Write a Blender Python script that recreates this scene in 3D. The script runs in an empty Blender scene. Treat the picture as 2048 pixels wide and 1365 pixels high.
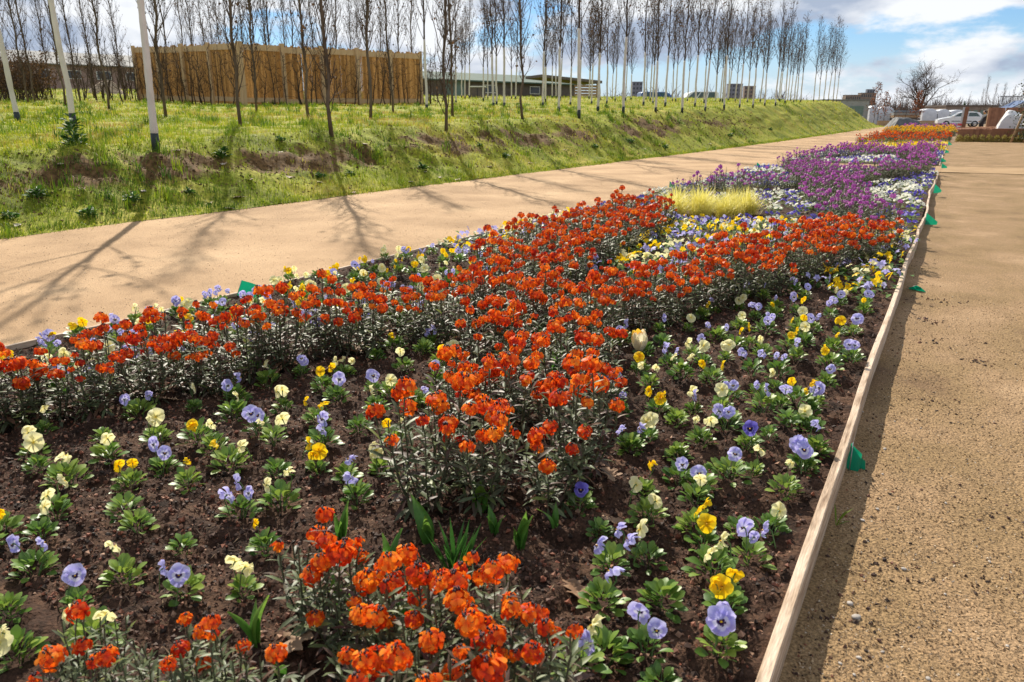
import bpy, math
import numpy as np
from mathutils import Matrix, Vector, Euler

# ------------------------------------------------------------------ camera, world, sun, exposure
scene = bpy.context.scene
FPX = 1480.0                      # focal length in pixels of the 2048 wide photograph
TH = math.atan(442 / FPX)         # pitch down
PSI = math.atan(886 * math.cos(TH) / FPX)   # heading, left of the bed direction (+Y)
CAMH = 1.0
cam_data = bpy.data.cameras.new('camera')
cam_data.sensor_width = 36.0
cam_data.lens = FPX / 2048 * 36
cam_data.clip_start = 0.05
cam_data.clip_end = 5000
cam_data.dof.use_dof = True
cam_data.dof.focus_distance = 3.6
cam_data.dof.aperture_fstop = 8.0
cam = bpy.data.objects.new('camera', cam_data)
scene.collection.objects.link(cam)
cam.location = (0, 0, CAMH)
cam.rotation_euler = (math.pi / 2 - TH, 0, PSI)
scene.camera = cam

SUN_EL = math.radians(40)
SUN_AZ = math.radians(46)         # left of +Y
world = bpy.data.worlds.new('World')
scene.world = world
world.use_nodes = True
nt = world.node_tree
nt.nodes.clear()
def wn(t, **k):
    n = nt.nodes.new(t)
    for a, b in k.items(): setattr(n, a, b)
    return n
wl = nt.links.new
sky = wn('ShaderNodeTexSky', sky_type='NISHITA', sun_disc=False)
sky.sun_elevation = SUN_EL
sky.sun_rotation = -SUN_AZ
sky.air_density = 1.0; sky.dust_density = 0.1; sky.ozone_density = 2.5
tc = wn('ShaderNodeTexCoord')
mp = wn('ShaderNodeMapping')
mp.inputs['Scale'].default_value = (1.0, 1.0, 2.6)
mp.inputs['Location'].default_value = (7.7, 2.2, 0.33)
wl(tc.outputs['Generated'], mp.inputs['Vector'])
cn = wn('ShaderNodeTexNoise'); cn.inputs['Scale'].default_value = 4.2; cn.inputs['Detail'].default_value = 9; cn.inputs['Roughness'].default_value = 0.56
wl(mp.outputs[0], cn.inputs['Vector'])
cm = wn('ShaderNodeMapRange'); cm.interpolation_type = 'SMOOTHSTEP'
cm.inputs['From Min'].default_value = 0.395; cm.inputs['From Max'].default_value = 0.475
wl(cn.outputs['Fac'], cm.inputs['Value'])
cs = wn('ShaderNodeTexNoise'); cs.inputs['Scale'].default_value = 6.5; cs.inputs['Detail'].default_value = 7; cs.inputs['Roughness'].default_value = 0.5
mp2 = wn('ShaderNodeMapping'); mp2.inputs['Scale'].default_value = (1, 1, 2.4); mp2.inputs['Location'].default_value = (1.3, 4.4, 0.6)
wl(tc.outputs['Generated'], mp2.inputs['Vector']); wl(mp2.outputs[0], cs.inputs['Vector'])
cr = wn('ShaderNodeValToRGB')
cr.color_ramp.elements[0].position = 0.41; cr.color_ramp.elements[0].color = (3.3, 3.9, 5.0, 1)
cr.color_ramp.elements[1].position = 0.56; cr.color_ramp.elements[1].color = (7.3, 7.5, 7.8, 1)
wl(cs.outputs['Fac'], cr.inputs['Fac'])
tint = wn('ShaderNodeMixRGB', blend_type='MULTIPLY'); tint.inputs['Fac'].default_value = 1; tint.inputs['Color2'].default_value = (0.55, 0.70, 0.86, 1)
wl(sky.outputs[0], tint.inputs['Color1'])
sx_ = wn('ShaderNodeSeparateXYZ'); wl(tc.outputs['Generated'], sx_.inputs[0])        # pale haze low over the horizon, all round
hz = wn('ShaderNodeMapRange'); hz.interpolation_type = 'SMOOTHSTEP'; hz.inputs['From Min'].default_value = 0.0; hz.inputs['From Max'].default_value = 0.11; hz.inputs['To Min'].default_value = 0.9; hz.inputs['To Max'].default_value = 0.0
wl(sx_.outputs['Z'], hz.inputs['Value'])
hm = wn('ShaderNodeMixRGB'); hm.inputs['Color2'].default_value = (4.9, 5.6, 6.5, 1); wl(hz.outputs[0], hm.inputs['Fac']); wl(tint.outputs[0], hm.inputs['Color1'])
mx = wn('ShaderNodeMixRGB')
wl(cm.outputs[0], mx.inputs['Fac']); wl(hm.outputs[0], mx.inputs['Color1']); wl(cr.outputs['Color'], mx.inputs['Color2'])
bg = wn('ShaderNodeBackground'); bg.inputs['Strength'].default_value = 0.085
wl(mx.outputs[0], bg.inputs['Color'])
wo = wn('ShaderNodeOutputWorld'); wl(bg.outputs[0], wo.inputs['Surface'])

sun_data = bpy.data.lights.new('sun', 'SUN')
sun_data.energy = 5.0
sun_data.angle = math.radians(0.53)
sun_data.color = (1.0, 0.92, 0.79)
sun = bpy.data.objects.new('sun', sun_data)
scene.collection.objects.link(sun)
sd = Vector((-math.sin(SUN_AZ) * math.cos(SUN_EL), math.cos(SUN_AZ) * math.cos(SUN_EL), math.sin(SUN_EL)))
sun.rotation_euler = sd.to_track_quat('Z', 'Y').to_euler()
sun.location = sd * 60

vs = scene.view_settings
vs.view_transform = 'Standard'; vs.look = 'None'; vs.gamma = 1.0; vs.use_curve_mapping = False
vs.exposure = 0.65
scene.cycles.use_denoising = True
scene.cycles.max_bounces = 6
scene.cycles.transparent_max_bounces = 4
scene.cycles.use_adaptive_sampling = True
scene.cycles.sample_clamp_indirect = 6

# ------------------------------------------------------------------ helpers
rng = np.random.default_rng(11)
U = lambda a, b: float(rng.uniform(a, b))
COL = scene.collection

def ss(a, b, x):
    t = np.clip((np.asarray(x, float) - a) / (b - a), 0, 1)
    return t * t * (3 - 2 * t)

_perm = np.random.default_rng(5).random((256, 256))
def vnoise(x, y):
    x = np.asarray(x, float); y = np.asarray(y, float)
    xi = np.floor(x).astype(int); yi = np.floor(y).astype(int)
    fx = x - xi; fy = y - yi
    fx = fx * fx * (3 - 2 * fx); fy = fy * fy * (3 - 2 * fy)
    p = lambda a, b: _perm[a & 255, b & 255]
    return (p(xi, yi) * (1 - fx) + p(xi + 1, yi) * fx) * (1 - fy) + (p(xi, yi + 1) * (1 - fx) + p(xi + 1, yi + 1) * fx) * fy
def fbm(x, y, s, o=4, r=0.5):
    a = 1.0; t = 0; n = 0
    for k in range(o):
        t = t + a * (vnoise(x * s + 17.3 * k, y * s + 9.1 * k) - 0.5); n += a; a *= r; s *= 2.03
    return t / n * 2

class Geo:
    """collects vertices / polygons, builds one mesh with a per-vertex value 'rnd'"""
    def __init__(self): self.v = []; self.f = []; self.m = []; self.a = []; self.n = 0
    def add(self, v, f, mat=0, a=0.0):
        v = np.asarray(v, float).reshape(-1, 3)
        blocks = f if isinstance(f, tuple) else (f,)
        for b in blocks:
            b = np.asarray(b, int)
            if b.size:
                self.f.append(b + self.n); self.m.append(np.full(len(b), mat, int))
        self.v.append(v); self.a.append(np.broadcast_to(np.asarray(a, float), (len(v),))); self.n += len(v)
    def many(self, bv, bf, R, L, mat=0, a=None, va=None):
        """N placed copies of a base shape; R: N x 3 x 3, L: N x 3, a: N values"""
        bv = np.asarray(bv, float); N = len(L)
        v = np.einsum('nij,kj->nki', R, bv) + np.asarray(L)[:, None, :]
        off = np.arange(N) * len(bv)
        a = np.zeros(N) if a is None else np.asarray(a)
        blocks = bf if isinstance(bf, tuple) else (bf,)
        fs = []
        for b in blocks:
            b = np.asarray(b, int)
            fs.append((b[None] + off[:, None, None]).reshape(-1, b.shape[1]))
        aa = np.repeat(a, len(bv))
        if va is not None: aa = np.clip(aa + np.tile(va, N), 0, 1)
        self.add(v.reshape(-1, 3), tuple(fs), mat, aa)
    def mesh(self, name, mats, smooth=True):
        me = bpy.data.meshes.new(name)
        v = np.concatenate(self.v); a = np.concatenate(self.a)
        lt = np.concatenate([np.full(len(b), b.shape[1], int) for b in self.f])
        lv = np.concatenate([b.ravel() for b in self.f])
        ls = np.concatenate([[0], np.cumsum(lt)[:-1]])
        me.vertices.add(len(v)); me.vertices.foreach_set('co', v.astype(np.float32).ravel())
        me.loops.add(len(lv)); me.loops.foreach_set('vertex_index', lv.astype(np.int32))
        me.polygons.add(len(lt)); me.polygons.foreach_set('loop_start', ls.astype(np.int32)); me.polygons.foreach_set('loop_total', lt.astype(np.int32))
        for m in (mats if isinstance(mats, (list, tuple)) else [mats]): me.materials.append(m)
        me.polygons.foreach_set('material_index', np.concatenate(self.m).astype(np.int32))
        me.polygons.foreach_set('use_smooth', np.full(len(lt), smooth, bool))
        at = me.attributes.new('rnd', 'FLOAT', 'POINT'); at.data.foreach_set('value', a.astype(np.float32))
        me.update(calc_edges=True); me.validate()
        return me

def obj(name, data, parent=None, loc=(0, 0, 0), rot=(0, 0, 0), scale=(1, 1, 1)):
    o = bpy.data.objects.new(name, data); COL.objects.link(o)
    o.location = loc; o.rotation_euler = rot
    o.scale = scale if not np.isscalar(scale) else (scale,) * 3
    if parent is not None: o.parent = parent
    return o
def tag(o, label=None, cat=None, group=None, kind=None):
    if label: o['label'] = label
    if cat: o['category'] = cat
    if group: o['group'] = group
    if kind: o['kind'] = kind
    return o
def empty(name, loc=(0, 0, 0), rot=(0, 0, 0), scale=1.0):
    o = obj(name, None, None, loc, rot, scale); o.empty_display_size = 0.1
    return o

def rotz(a):
    a = np.asarray(a, float); c, s = np.cos(a), np.sin(a); z = np.zeros_like(a); o = z + 1
    return np.stack([np.stack([c, -s, z], -1), np.stack([s, c, z], -1), np.stack([z, z, o], -1)], -2)
def rotx(a):
    a = np.asarray(a, float); c, s = np.cos(a), np.sin(a); z = np.zeros_like(a); o = z + 1
    return np.stack([np.stack([o, z, z], -1), np.stack([z, c, -s], -1), np.stack([z, s, c], -1)], -2)
def roty(a):
    a = np.asarray(a, float); c, s = np.cos(a), np.sin(a); z = np.zeros_like(a); o = z + 1
    return np.stack([np.stack([c, z, s], -1), np.stack([z, o, z], -1), np.stack([-s, z, c], -1)], -2)

def tube(g, pts, rad, sides=6, mat=0, a=0.0, cap=True):
    pts = np.asarray(pts, float); n = len(pts); rad = np.broadcast_to(np.asarray(rad, float), (n,))
    d = np.gradient(pts, axis=0); d /= np.linalg.norm(d, axis=1)[:, None] + 1e-9
    ref = np.where(np.abs(d[:, 2:3]) > 0.9, [[1.0, 0, 0]], [[0, 0, 1.0]])
    p = np.cross(d, ref); p /= np.linalg.norm(p, axis=1)[:, None] + 1e-9
    q = np.cross(d, p)
    t = np.arange(sides) / sides * 2 * math.pi
    v = pts[:, None] + rad[:, None, None] * (np.cos(t)[None, :, None] * p[:, None] + np.sin(t)[None, :, None] * q[:, None])
    i = np.arange(n - 1)[:, None] * sides; k = np.arange(sides)[None]; k2 = (k + 1) % sides
    f = np.stack([i + k, i + k2, i + sides + k2, i + sides + k], -1).reshape(-1, 4)
    fs = [f]
    if cap and sides > 2:
        fs.append(np.arange(sides)[None, ::-1]); fs.append((np.arange(sides) + (n - 1) * sides)[None])
    g.add(v.reshape(-1, 3), tuple(fs), mat, a)

BOXF = np.array([[0, 3, 2, 1], [4, 5, 6, 7], [0, 1, 5, 4], [1, 2, 6, 5], [2, 3, 7, 6], [3, 0, 4, 7]])
def box(g, lo, hi, mat=0, a=0.0, M=None):
    x0, y0, z0 = lo; x1, y1, z1 = hi
    v = np.array([[x0, y0, z0], [x1, y0, z0], [x1, y1, z0], [x0, y1, z0], [x0, y0, z1], [x1, y0, z1], [x1, y1, z1], [x0, y1, z1]], float)
    if M is not None: v = v @ np.asarray(M)[:3, :3].T + np.asarray(M)[:3, 3]
    g.add(v, BOXF, mat, a)
def grid(g, P, mat=0, a=0.0):
    """P: n x m x 3"""
    n, m = P.shape[:2]
    i = np.arange(n - 1)[:, None] * m + np.arange(m - 1)[None]
    f = np.stack([i, i + 1, i + m + 1, i + m], -1).reshape(-1, 4)
    if not np.isscalar(a): a = np.asarray(a).reshape(-1)
    g.add(P.reshape(-1, 3), f, mat, a)
def bevel_box(name, lo, hi, mat, r=0.01, parent=None, loc=(0, 0, 0), rot=(0, 0, 0)):
    g = Geo(); box(g, lo, hi); o = obj(name, g.mesh(name, mat, False), parent, loc, rot)
    b = o.modifiers.new('bevel', 'BEVEL'); b.width = r; b.segments = 2; b.limit_method = 'ANGLE'
    return o

# pixel of the photograph -> place on the ground
_hd = np.array([-math.sin(PSI), math.cos(PSI), 0]); _rt = np.array([math.cos(PSI), math.sin(PSI), 0]); _up = np.array([0, 0, 1.0])
_F = _hd * math.cos(TH) - _up * math.sin(TH); _U = _hd * math.sin(TH) + _up * math.cos(TH)
def ray(x, y): return (_F * FPX + _rt * (x - 1024) - _U * (y - 682.5)) / FPX
def flat(x, y, z=0.0):
    d = ray(x, y); return d[:2] * (z - CAMH) / d[2]
def deep(x, y, dep): return np.array([0, 0, CAMH]) + ray(x, y) * dep

# ------------------------------------------------------------------ terrain
def gz(Y): return 0.35 * ss(25, 80, Y)
def toe(Y): return -7.12 + 1.1 * ss(25, 75, Y)
def bank_z(X, Y, rough=True):
    X = np.asarray(X, float); Y = np.asarray(Y, float)
    plane = 0.268 - 0.0322 * np.clip(X, -70, 0) + 0.0268 * np.clip(Y, -5, 92)
    w = 1.45 + 0.03 * np.clip(Y, 0, 80)
    t = np.clip((toe(Y) - X) / w, 0, 1)
    s = 0.55 * t + 0.45 * t * t * (3 - 2 * t)
    z = gz(Y) + (plane - gz(Y)) * s * (1 - ss(79, 87, Y))
    if rough:
        e = np.clip((toe(Y) - X) / 0.4, 0, 1)
        z = z + e * (0.055 * fbm(X, Y, 0.9, 3) + 0.045 * fbm(X + 50, Y, 3.5, 3)) + e * np.exp(-((t - 0.62) / 0.34) ** 2) * (0.15 * fbm(X * 1.3, Y * 0.8, 1.7, 3) + 0.07 * fbm(X + 9, Y + 4, 4.5, 2))
    return z
def onbank(x, y, far=85.0):
    """where the ray through a pixel meets the grassy plateau"""
    d = ray(x, y); t = 6.0
    while t < far:
        p = np.array([0, 0, CAMH]) + d * t
        if p[0] < toe(p[1]) and p[2] < bank_z(p[0], p[1], False): break
        t += 0.05 + t * 0.002
    p = np.array([0, 0, CAMH]) + d * t
    p[2] = bank_z(p[0], p[1])
    return p
# ------------------------------------------------------------------ materials
def M(name, cols, rough=0.7, scale=8.0, detail=5, use='noise', trans=0.0, spec=0.4, bump=0.0, bscale=40.0, stretch=None, objvar=0.0, lo=0.3, hi=0.7, coat=0.0, metal=0.0, fine=0.0, fscale=200.0, alpha=None):
    """procedural material: colour ramp over noise / the 'rnd' attribute / object random, optional translucency and bump"""
    m = bpy.data.materials.new(name); m.use_nodes = True
    t = m.node_tree; N = t.nodes; L = t.links.new
    b = N['Principled BSDF']; out = N['Material Output']
    b.inputs['Roughness'].default_value = rough
    b.inputs['Specular IOR Level'].default_value = spec
    b.inputs['Metallic'].default_value = metal
    b.inputs['Coat Weight'].default_value = coat
    co = N.new('ShaderNodeTexCoord'); vec = co.outputs['Object']
    if stretch:
        mp = N.new('ShaderNodeMapping'); mp.inputs['Scale'].default_value = stretch; L(vec, mp.inputs['Vector']); vec = mp.outputs[0]
    ramp = N.new('ShaderNodeValToRGB'); cr = ramp.color_ramp
    stops = cols if isinstance(cols[0][1], (tuple, list)) else [(lo + (hi - lo) * (i / max(1, len(cols) - 1)), c) for i, c in enumerate(cols)]
    while len(cr.elements) < len(stops): cr.elements.new(0.5)
    while len(cr.elements) > max(1, len(stops)): cr.elements.remove(cr.elements[-1])
    for e, (p, c) in zip(cr.elements, stops):
        e.position = min(1, max(0, p)); e.color = (*c, 1)
    if use == 'noise':
        n = N.new('ShaderNodeTexNoise'); n.inputs['Scale'].default_value = scale; n.inputs['Detail'].default_value = detail; n.inputs['Roughness'].default_value = 0.6
        L(vec, n.inputs['Vector']); fac = n.outputs['Fac']
    elif use == 'rnd':
        n = N.new('ShaderNodeAttribute'); n.attribute_name = 'rnd'; fac = n.outputs['Fac']
    else:
        n = N.new('ShaderNodeObjectInfo'); fac = n.outputs['Random']
    if objvar and use != 'object':
        oi = N.new('ShaderNodeObjectInfo'); mr = N.new('ShaderNodeMapRange'); mr.inputs['To Min'].default_value = -objvar; mr.inputs['To Max'].default_value = objvar
        L(oi.outputs['Random'], mr.inputs['Value']); ad = N.new('ShaderNodeMath'); ad.operation = 'ADD'; L(fac, ad.inputs[0]); L(mr.outputs[0], ad.inputs[1]); fac = ad.outputs[0]
    L(fac, ramp.inputs['Fac']); col = ramp.outputs['Color']
    if fine:
        fn = N.new('ShaderNodeTexNoise'); fn.inputs['Scale'].default_value = fscale; fn.inputs['Detail'].default_value = 3; L(vec, fn.inputs['Vector'])
        mr = N.new('ShaderNodeMapRange'); mr.inputs['From Min'].default_value = 0.3; mr.inputs['From Max'].default_value = 0.7; mr.inputs['To Min'].default_value = 1 - fine; mr.inputs['To Max'].default_value = 1 + fine
        L(fn.outputs['Fac'], mr.inputs['Value'])
        mu = N.new('ShaderNodeMixRGB'); mu.blend_type = 'MULTIPLY'; mu.inputs['Fac'].default_value = 1; L(col, mu.inputs['Color1']); L(mr.outputs[0], mu.inputs['Color2']); col = mu.outputs[0]
    L(col, b.inputs['Base Color'])
    if bump:
        bn = N.new('ShaderNodeTexNoise'); bn.inputs['Scale'].default_value = bscale; bn.inputs['Detail'].default_value = 4; L(vec, bn.inputs['Vector'])
        bp = N.new('ShaderNodeBump'); bp.inputs['Strength'].default_value = bump; bp.inputs['Distance'].default_value = 0.01; L(bn.outputs['Fac'], bp.inputs['Height']); L(bp.outputs[0], b.inputs['Normal'])
    if trans:
        tr = N.new('ShaderNodeBsdfTranslucent'); L(col, tr.inputs['Color'])
        ms = N.new('ShaderNodeMixShader'); ms.inputs['Fac'].default_value = trans; L(b.outputs[0], ms.inputs[1]); L(tr.outputs[0], ms.inputs[2]); L(ms.outputs[0], out.inputs['Surface'])
    if alpha: b.inputs['Alpha'].default_value = alpha
    return m

sand = M('sand', [(0.25, 0.155, 0.078), (0.37, 0.24, 0.13), (0.46, 0.31, 0.175)], 0.9, 0.9, 9, bump=0.45, bscale=150, fine=0.32, fscale=170, spec=0.2)
gravel = M('gravel', [(0.15, 0.092, 0.05), (0.225, 0.148, 0.072), (0.265, 0.172, 0.092), (0.345, 0.23, 0.13)], 0.9, 1.6, 9, bump=0.9, bscale=110, fine=0.55, fscale=150, spec=0.15)
grain = M('grain', [(0.0, (0.10, 0.062, 0.03)), (0.4, (0.25, 0.16, 0.084)), (0.8, (0.42, 0.295, 0.17)), (0.97, (0.50, 0.42, 0.32))], 0.85, use='rnd', spec=0.25)
soil = M('soil', [(0.013, 0.0075, 0.005), (0.046, 0.024, 0.015), (0.095, 0.052, 0.031)], 0.85, 9, 8, bump=1.0, bscale=90, spec=0.12, fine=0.5, fscale=120)
chunk = M('soil_chunk', [(0.0, (0.014, 0.008, 0.005)), (0.4, (0.055, 0.027, 0.017)), (0.66, (0.115, 0.055, 0.033)), (0.84, (0.20, 0.06, 0.03)), (0.97, (0.32, 0.19, 0.12))], 0.75, use='rnd', spec=0.35)
straw = M('straw', [(0.05, 0.03, 0.018), (0.2, 0.13, 0.07)], 0.8, use='rnd', lo=0, hi=1)
dirt = M('dirt', [(0.14, 0.095, 0.055), (0.27, 0.19, 0.11)], 0.9, 0.6, 6, fine=0.2, fscale=60, spec=0.2)
cross_m = M('cross_path_sand', [(0.25, 0.16, 0.078), (0.36, 0.24, 0.125)], 0.9, 1.5, 6, fine=0.2, fscale=90, spec=0.2)
bark = M('bark', [(0.075, 0.053, 0.036), (0.17, 0.125, 0.085)], 0.85, 14, 5, stretch=(1, 1, 0.25), bump=0.5, bscale=60, spec=0.25)
twig = M('twig_bark', [(0.045, 0.030, 0.020), (0.115, 0.075, 0.045)], 0.8, 6, 3, spec=0.3)
bark_far = M('dark_bark', [(0.042, 0.030, 0.022), (0.10, 0.068, 0.045)], 0.85, 4, 3, spec=0.2)
deadleaf = M('dead_leaf', [(0.055, 0.032, 0.018), (0.18, 0.095, 0.04)], 0.8, use='rnd', lo=0, hi=1, trans=0.2)
rustleaf = M('rust_leaf', [(0.13, 0.045, 0.022), (0.30, 0.12, 0.06)], 0.75, use='rnd', lo=0, hi=1, trans=0.3)
wrapm = M('white_wrap', [(0.52, 0.47, 0.41), (0.70, 0.65, 0.58)], 0.8, 5, 5, stretch=(1, 1, 0.5), bump=0.4, bscale=25, objvar=0.1, spec=0.2)
guardm = M('black_guard', [(0.010, 0.018, 0.015), (0.02, 0.03, 0.026)], 0.5, 20, 2)
wood = M('fence_wood', [(0.52, 0.34, 0.17), (0.64, 0.45, 0.25)], 0.75, 3, 5, stretch=(4, 4, 0.4), spec=0.25)
reed = M('fence_slat', [(0.0, (0.34, 0.215, 0.085)), (0.5, (0.47, 0.31, 0.13)), (1.0, (0.60, 0.42, 0.20))], 0.75, use='rnd', trans=0.5, spec=0.2, fine=0.25, fscale=25)
plank = M('weathered_plank', [(0.20, 0.13, 0.08), (0.40, 0.295, 0.205), (0.52, 0.405, 0.30), (0.58, 0.46, 0.35)], 0.75, 6, 9, stretch=(9, 0.8, 9), bump=0.3, bscale=30, fine=0.18, fscale=35, objvar=0.08, spec=0.25)
deckw = M('deck_wood', [(0.20, 0.085, 0.045), (0.32, 0.15, 0.08)], 0.7, 3, 4, objvar=0.2)
lumber = M('fresh_lumber', [(0.42, 0.22, 0.12), (0.62, 0.40, 0.26)], 0.7, 3, 4, objvar=0.2)
greenflag = M('green_flag', [(0.004, 0.25, 0.13), (0.006, 0.32, 0.17)], 0.45, 6, 3, trans=0.4)
wire = M('wire', [(0.25, 0.25, 0.26), (0.4, 0.4, 0.4)], 0.4, 10, 2, metal=0.8)
grassm = M('grass_blade', [(0.0, (0.035, 0.10, 0.008)), (0.35, (0.15, 0.235, 0.012)), (0.7, (0.34, 0.38, 0.02)), (0.92, (0.44, 0.38, 0.045)), (1.0, (0.38, 0.25, 0.09))], 0.5, use='rnd', trans=0.45, spec=0.35)
weedm = M('weed_leaf', [(0.0, (0.02, 0.065, 0.010)), (1.0, (0.08, 0.18, 0.022))], 0.62, use='rnd', trans=0.3, objvar=0.2)
tulipleaf = M('tulip_leaf', [(0.0, (0.035, 0.12, 0.02)), (0.6, (0.085, 0.22, 0.03)), (1.0, (0.20, 0.33, 0.05))], 0.4, use='rnd', trans=0.45, spec=0.4, fine=0.15, fscale=90)
pansyleaf = M('pansy_leaf', [(0.0, (0.045, 0.115, 0.018)), (0.6, (0.12, 0.225, 0.034)), (1.0, (0.26, 0.35, 0.055))], 0.42, use='rnd', trans=0.35, spec=0.45, objvar=0.2)
wallleaf = M('wallflower_leaf', [(0.0, (0.16, 0.085, 0.045)), (0.09, (0.085, 0.04, 0.03)), (0.2, (0.12, 0.08, 0.06)), (0.45, (0.095, 0.12, 0.06)), (0.8, (0.14, 0.18, 0.07)), (1.0, (0.24, 0.28, 0.07))], 0.48, use='rnd', trans=0.32, spec=0.36, objvar=0.1)
wallstem = M('wallflower_stem', [(0.05, 0.07, 0.03), (0.09, 0.08, 0.05)], 0.5, 20, 2)
orange = M('orange_petal', [(0.0, (0.38, 0.012, 0.005)), (0.3, (0.62, 0.045, 0.006)), (0.65, (0.82, 0.13, 0.007)), (1.0, (0.95, 0.30, 0.02))], 0.5, use='rnd', trans=0.42, spec=0.25, objvar=0.22)
purple = M('purple_petal', [(0.0, (0.24, 0.03, 0.25)), (0.5, (0.52, 0.11, 0.48)), (1.0, (0.76, 0.28, 0.66))], 0.5, use='rnd', trans=0.4, spec=0.25, objvar=0.14)
bud = M('dark_bud', [(0.03, 0.012, 0.02), (0.06, 0.025, 0.03)], 0.5, 40, 2)
pet = {}
pet['c'] = M('cream_petal', [(0.0, (0.75, 0.50, 0.05)), (0.12, (0.78, 0.66, 0.16)), (0.3, (0.85, 0.78, 0.36)), (1.0, (0.90, 0.86, 0.52))], 0.55, use='rnd', trans=0.45, spec=0.2, objvar=0.06)
pet['y'] = M('yellow_petal', [(0.0, (0.45, 0.10, 0.0)), (0.12, (0.75, 0.36, 0.0)), (0.4, (0.88, 0.54, 0.005)), (1.0, (0.93, 0.68, 0.02))], 0.5, use='rnd', trans=0.45, spec=0.2, objvar=0.05)
pet['b'] = M('lavender_petal', [(0.0, (0.55, 0.55, 0.75)), (0.25, (0.58, 0.57, 0.86)), (0.6, (0.44, 0.41, 0.80)), (1.0, (0.62, 0.60, 0.89))], 0.55, use='rnd', trans=0.4, spec=0.2, objvar=0.12)
pet['bf'] = M('lavender_face_petal', [(0.0, (0.75, 0.38, 0.0)), (0.10, (0.03, 0.008, 0.06)), (0.27, (0.045, 0.012, 0.11)), (0.34, (0.70, 0.68, 0.82)), (0.52, (0.72, 0.70, 0.88)), (0.66, (0.40, 0.36, 0.80)), (1.0, (0.57, 0.54, 0.88))], 0.55, use='rnd', trans=0.35, spec=0.2, objvar=0.03)
pet['v'] = M('violet_petal', [(0.0, (0.16, 0.10, 0.45)), (0.5, (0.14, 0.11, 0.55)), (1.0, (0.24, 0.20, 0.68))], 0.55, use='rnd', trans=0.35, spec=0.2, objvar=0.06)
pet['vf'] = M('violet_face_petal', [(0.0, (0.75, 0.38, 0.0)), (0.10, (0.015, 0.004, 0.04)), (0.38, (0.02, 0.006, 0.07)), (0.46, (0.30, 0.27, 0.65)), (0.6, (0.13, 0.10, 0.52)), (1.0, (0.24, 0.20, 0.68))], 0.55, use='rnd', trans=0.35, spec=0.2)
pet['w'] = M('white_petal', [(0.0, (0.80, 0.60, 0.15)), (0.2, (0.82, 0.80, 0.62)), (1.0, (0.88, 0.88, 0.82))], 0.55, use='rnd', trans=0.4, spec=0.2)
pet['d'] = M('deep_blue_petal', [(0.0, (0.5, 0.4, 0.2)), (0.2, (0.07, 0.05, 0.32)), (1.0, (0.17, 0.13, 0.60))], 0.5, use='rnd', trans=0.35, spec=0.2, objvar=0.1)
for k in 'cywd': pet[k + 'f'] = pet[k]
eye = M('flower_eye', [(0.75, 0.40, 0.01), (0.8, 0.5, 0.02)], 0.6, 20, 2)
fstem = M('flower_stem', [(0.05, 0.12, 0.03), (0.09, 0.16, 0.04)], 0.5, 20, 2)
ygrass = M('yellow_grass', [(0.0, (0.50, 0.46, 0.07)), (0.5, (0.78, 0.70, 0.16)), (1.0, (0.88, 0.82, 0.36))], 0.45, use='rnd', trans=0.4)
stonem = M('pebble', [(0.26, 0.23, 0.20), (0.42, 0.38, 0.34)], 0.75, 12, 4, objvar=0.15)
dryleaf = M('dry_leaf', [(0.22, 0.12, 0.065), (0.40, 0.26, 0.16)], 0.7, 14, 5, trans=0.2, objvar=0.15)
paleleaf = M('pale_dry_leaf', [(0.42, 0.33, 0.25), (0.62, 0.53, 0.43)], 0.75, 14, 5, objvar=0.15)

# the bank: mossy grass with bare soil on the slope
def bank_material():
    m = M('bank_turf', [(0.09, 0.11, 0.010), (0.22, 0.235, 0.018), (0.33, 0.27, 0.045)], 0.9, 0.9, 7, bump=1.0, bscale=14, fine=0.45, fscale=22, spec=0.15)
    t = m.node_tree; N = t.nodes; L = t.links.new
    b = N['Principled BSDF']; src = b.inputs['Base Color'].links[0].from_socket
    at = N.new('ShaderNodeAttribute'); at.attribute_name = 'rnd'
    n = N.new('ShaderNodeTexNoise'); n.inputs['Scale'].default_value = 4.5; n.inputs['Detail'].default_value = 9; n.inputs['Roughness'].default_value = 0.85
    co = N.new('ShaderNodeTexCoord'); L(co.outputs['Object'], n.inputs['Vector'])
    ad = N.new('ShaderNodeMath'); ad.operation = 'ADD'; L(at.outputs['Fac'], ad.inputs[0]); L(n.outputs['Fac'], ad.inputs[1])
    mr = N.new('ShaderNodeMapRange'); mr.inputs['From Min'].default_value = 0.90; mr.inputs['From Max'].default_value = 1.02; L(ad.outputs[0], mr.inputs['Value'])
    n2 = N.new('ShaderNodeTexNoise'); n2.inputs['Scale'].default_value = 18; n2.inputs['Detail'].default_value = 5; L(co.outputs['Object'], n2.inputs['Vector'])
    cr = N.new('ShaderNodeValToRGB'); cr.color_ramp.elements[0].position = 0.3; cr.color_ramp.elements[0].color = (0.048, 0.026, 0.009, 1); cr.color_ramp.elements[1].position = 0.7; cr.color_ramp.elements[1].color = (0.18, 0.105, 0.040, 1); L(n2.outputs['Fac'], cr.inputs['Fac'])
    mu = N.new('ShaderNodeMixRGB'); L(mr.outputs[0], mu.inputs['Fac']); L(src, mu.inputs['Color1']); L(cr.outputs['Color'], mu.inputs['Color2']); L(mu.outputs[0], b.inputs['Base Color'])
    return m
turf = bank_material()

# ------------------------------------------------------------------ the setting
def sheet(name, X, Y, zf, mat, kindval='structure', attr=None):
    XX, YY = np.meshgrid(X, Y); Z = zf(XX, YY)
    g = Geo(); grid(g, np.stack([XX, YY, Z], -1), 0, 0.0 if attr is None else attr(XX, YY))
    return tag(obj(name, g.mesh(name, mat)), kind=kindval)

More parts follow.
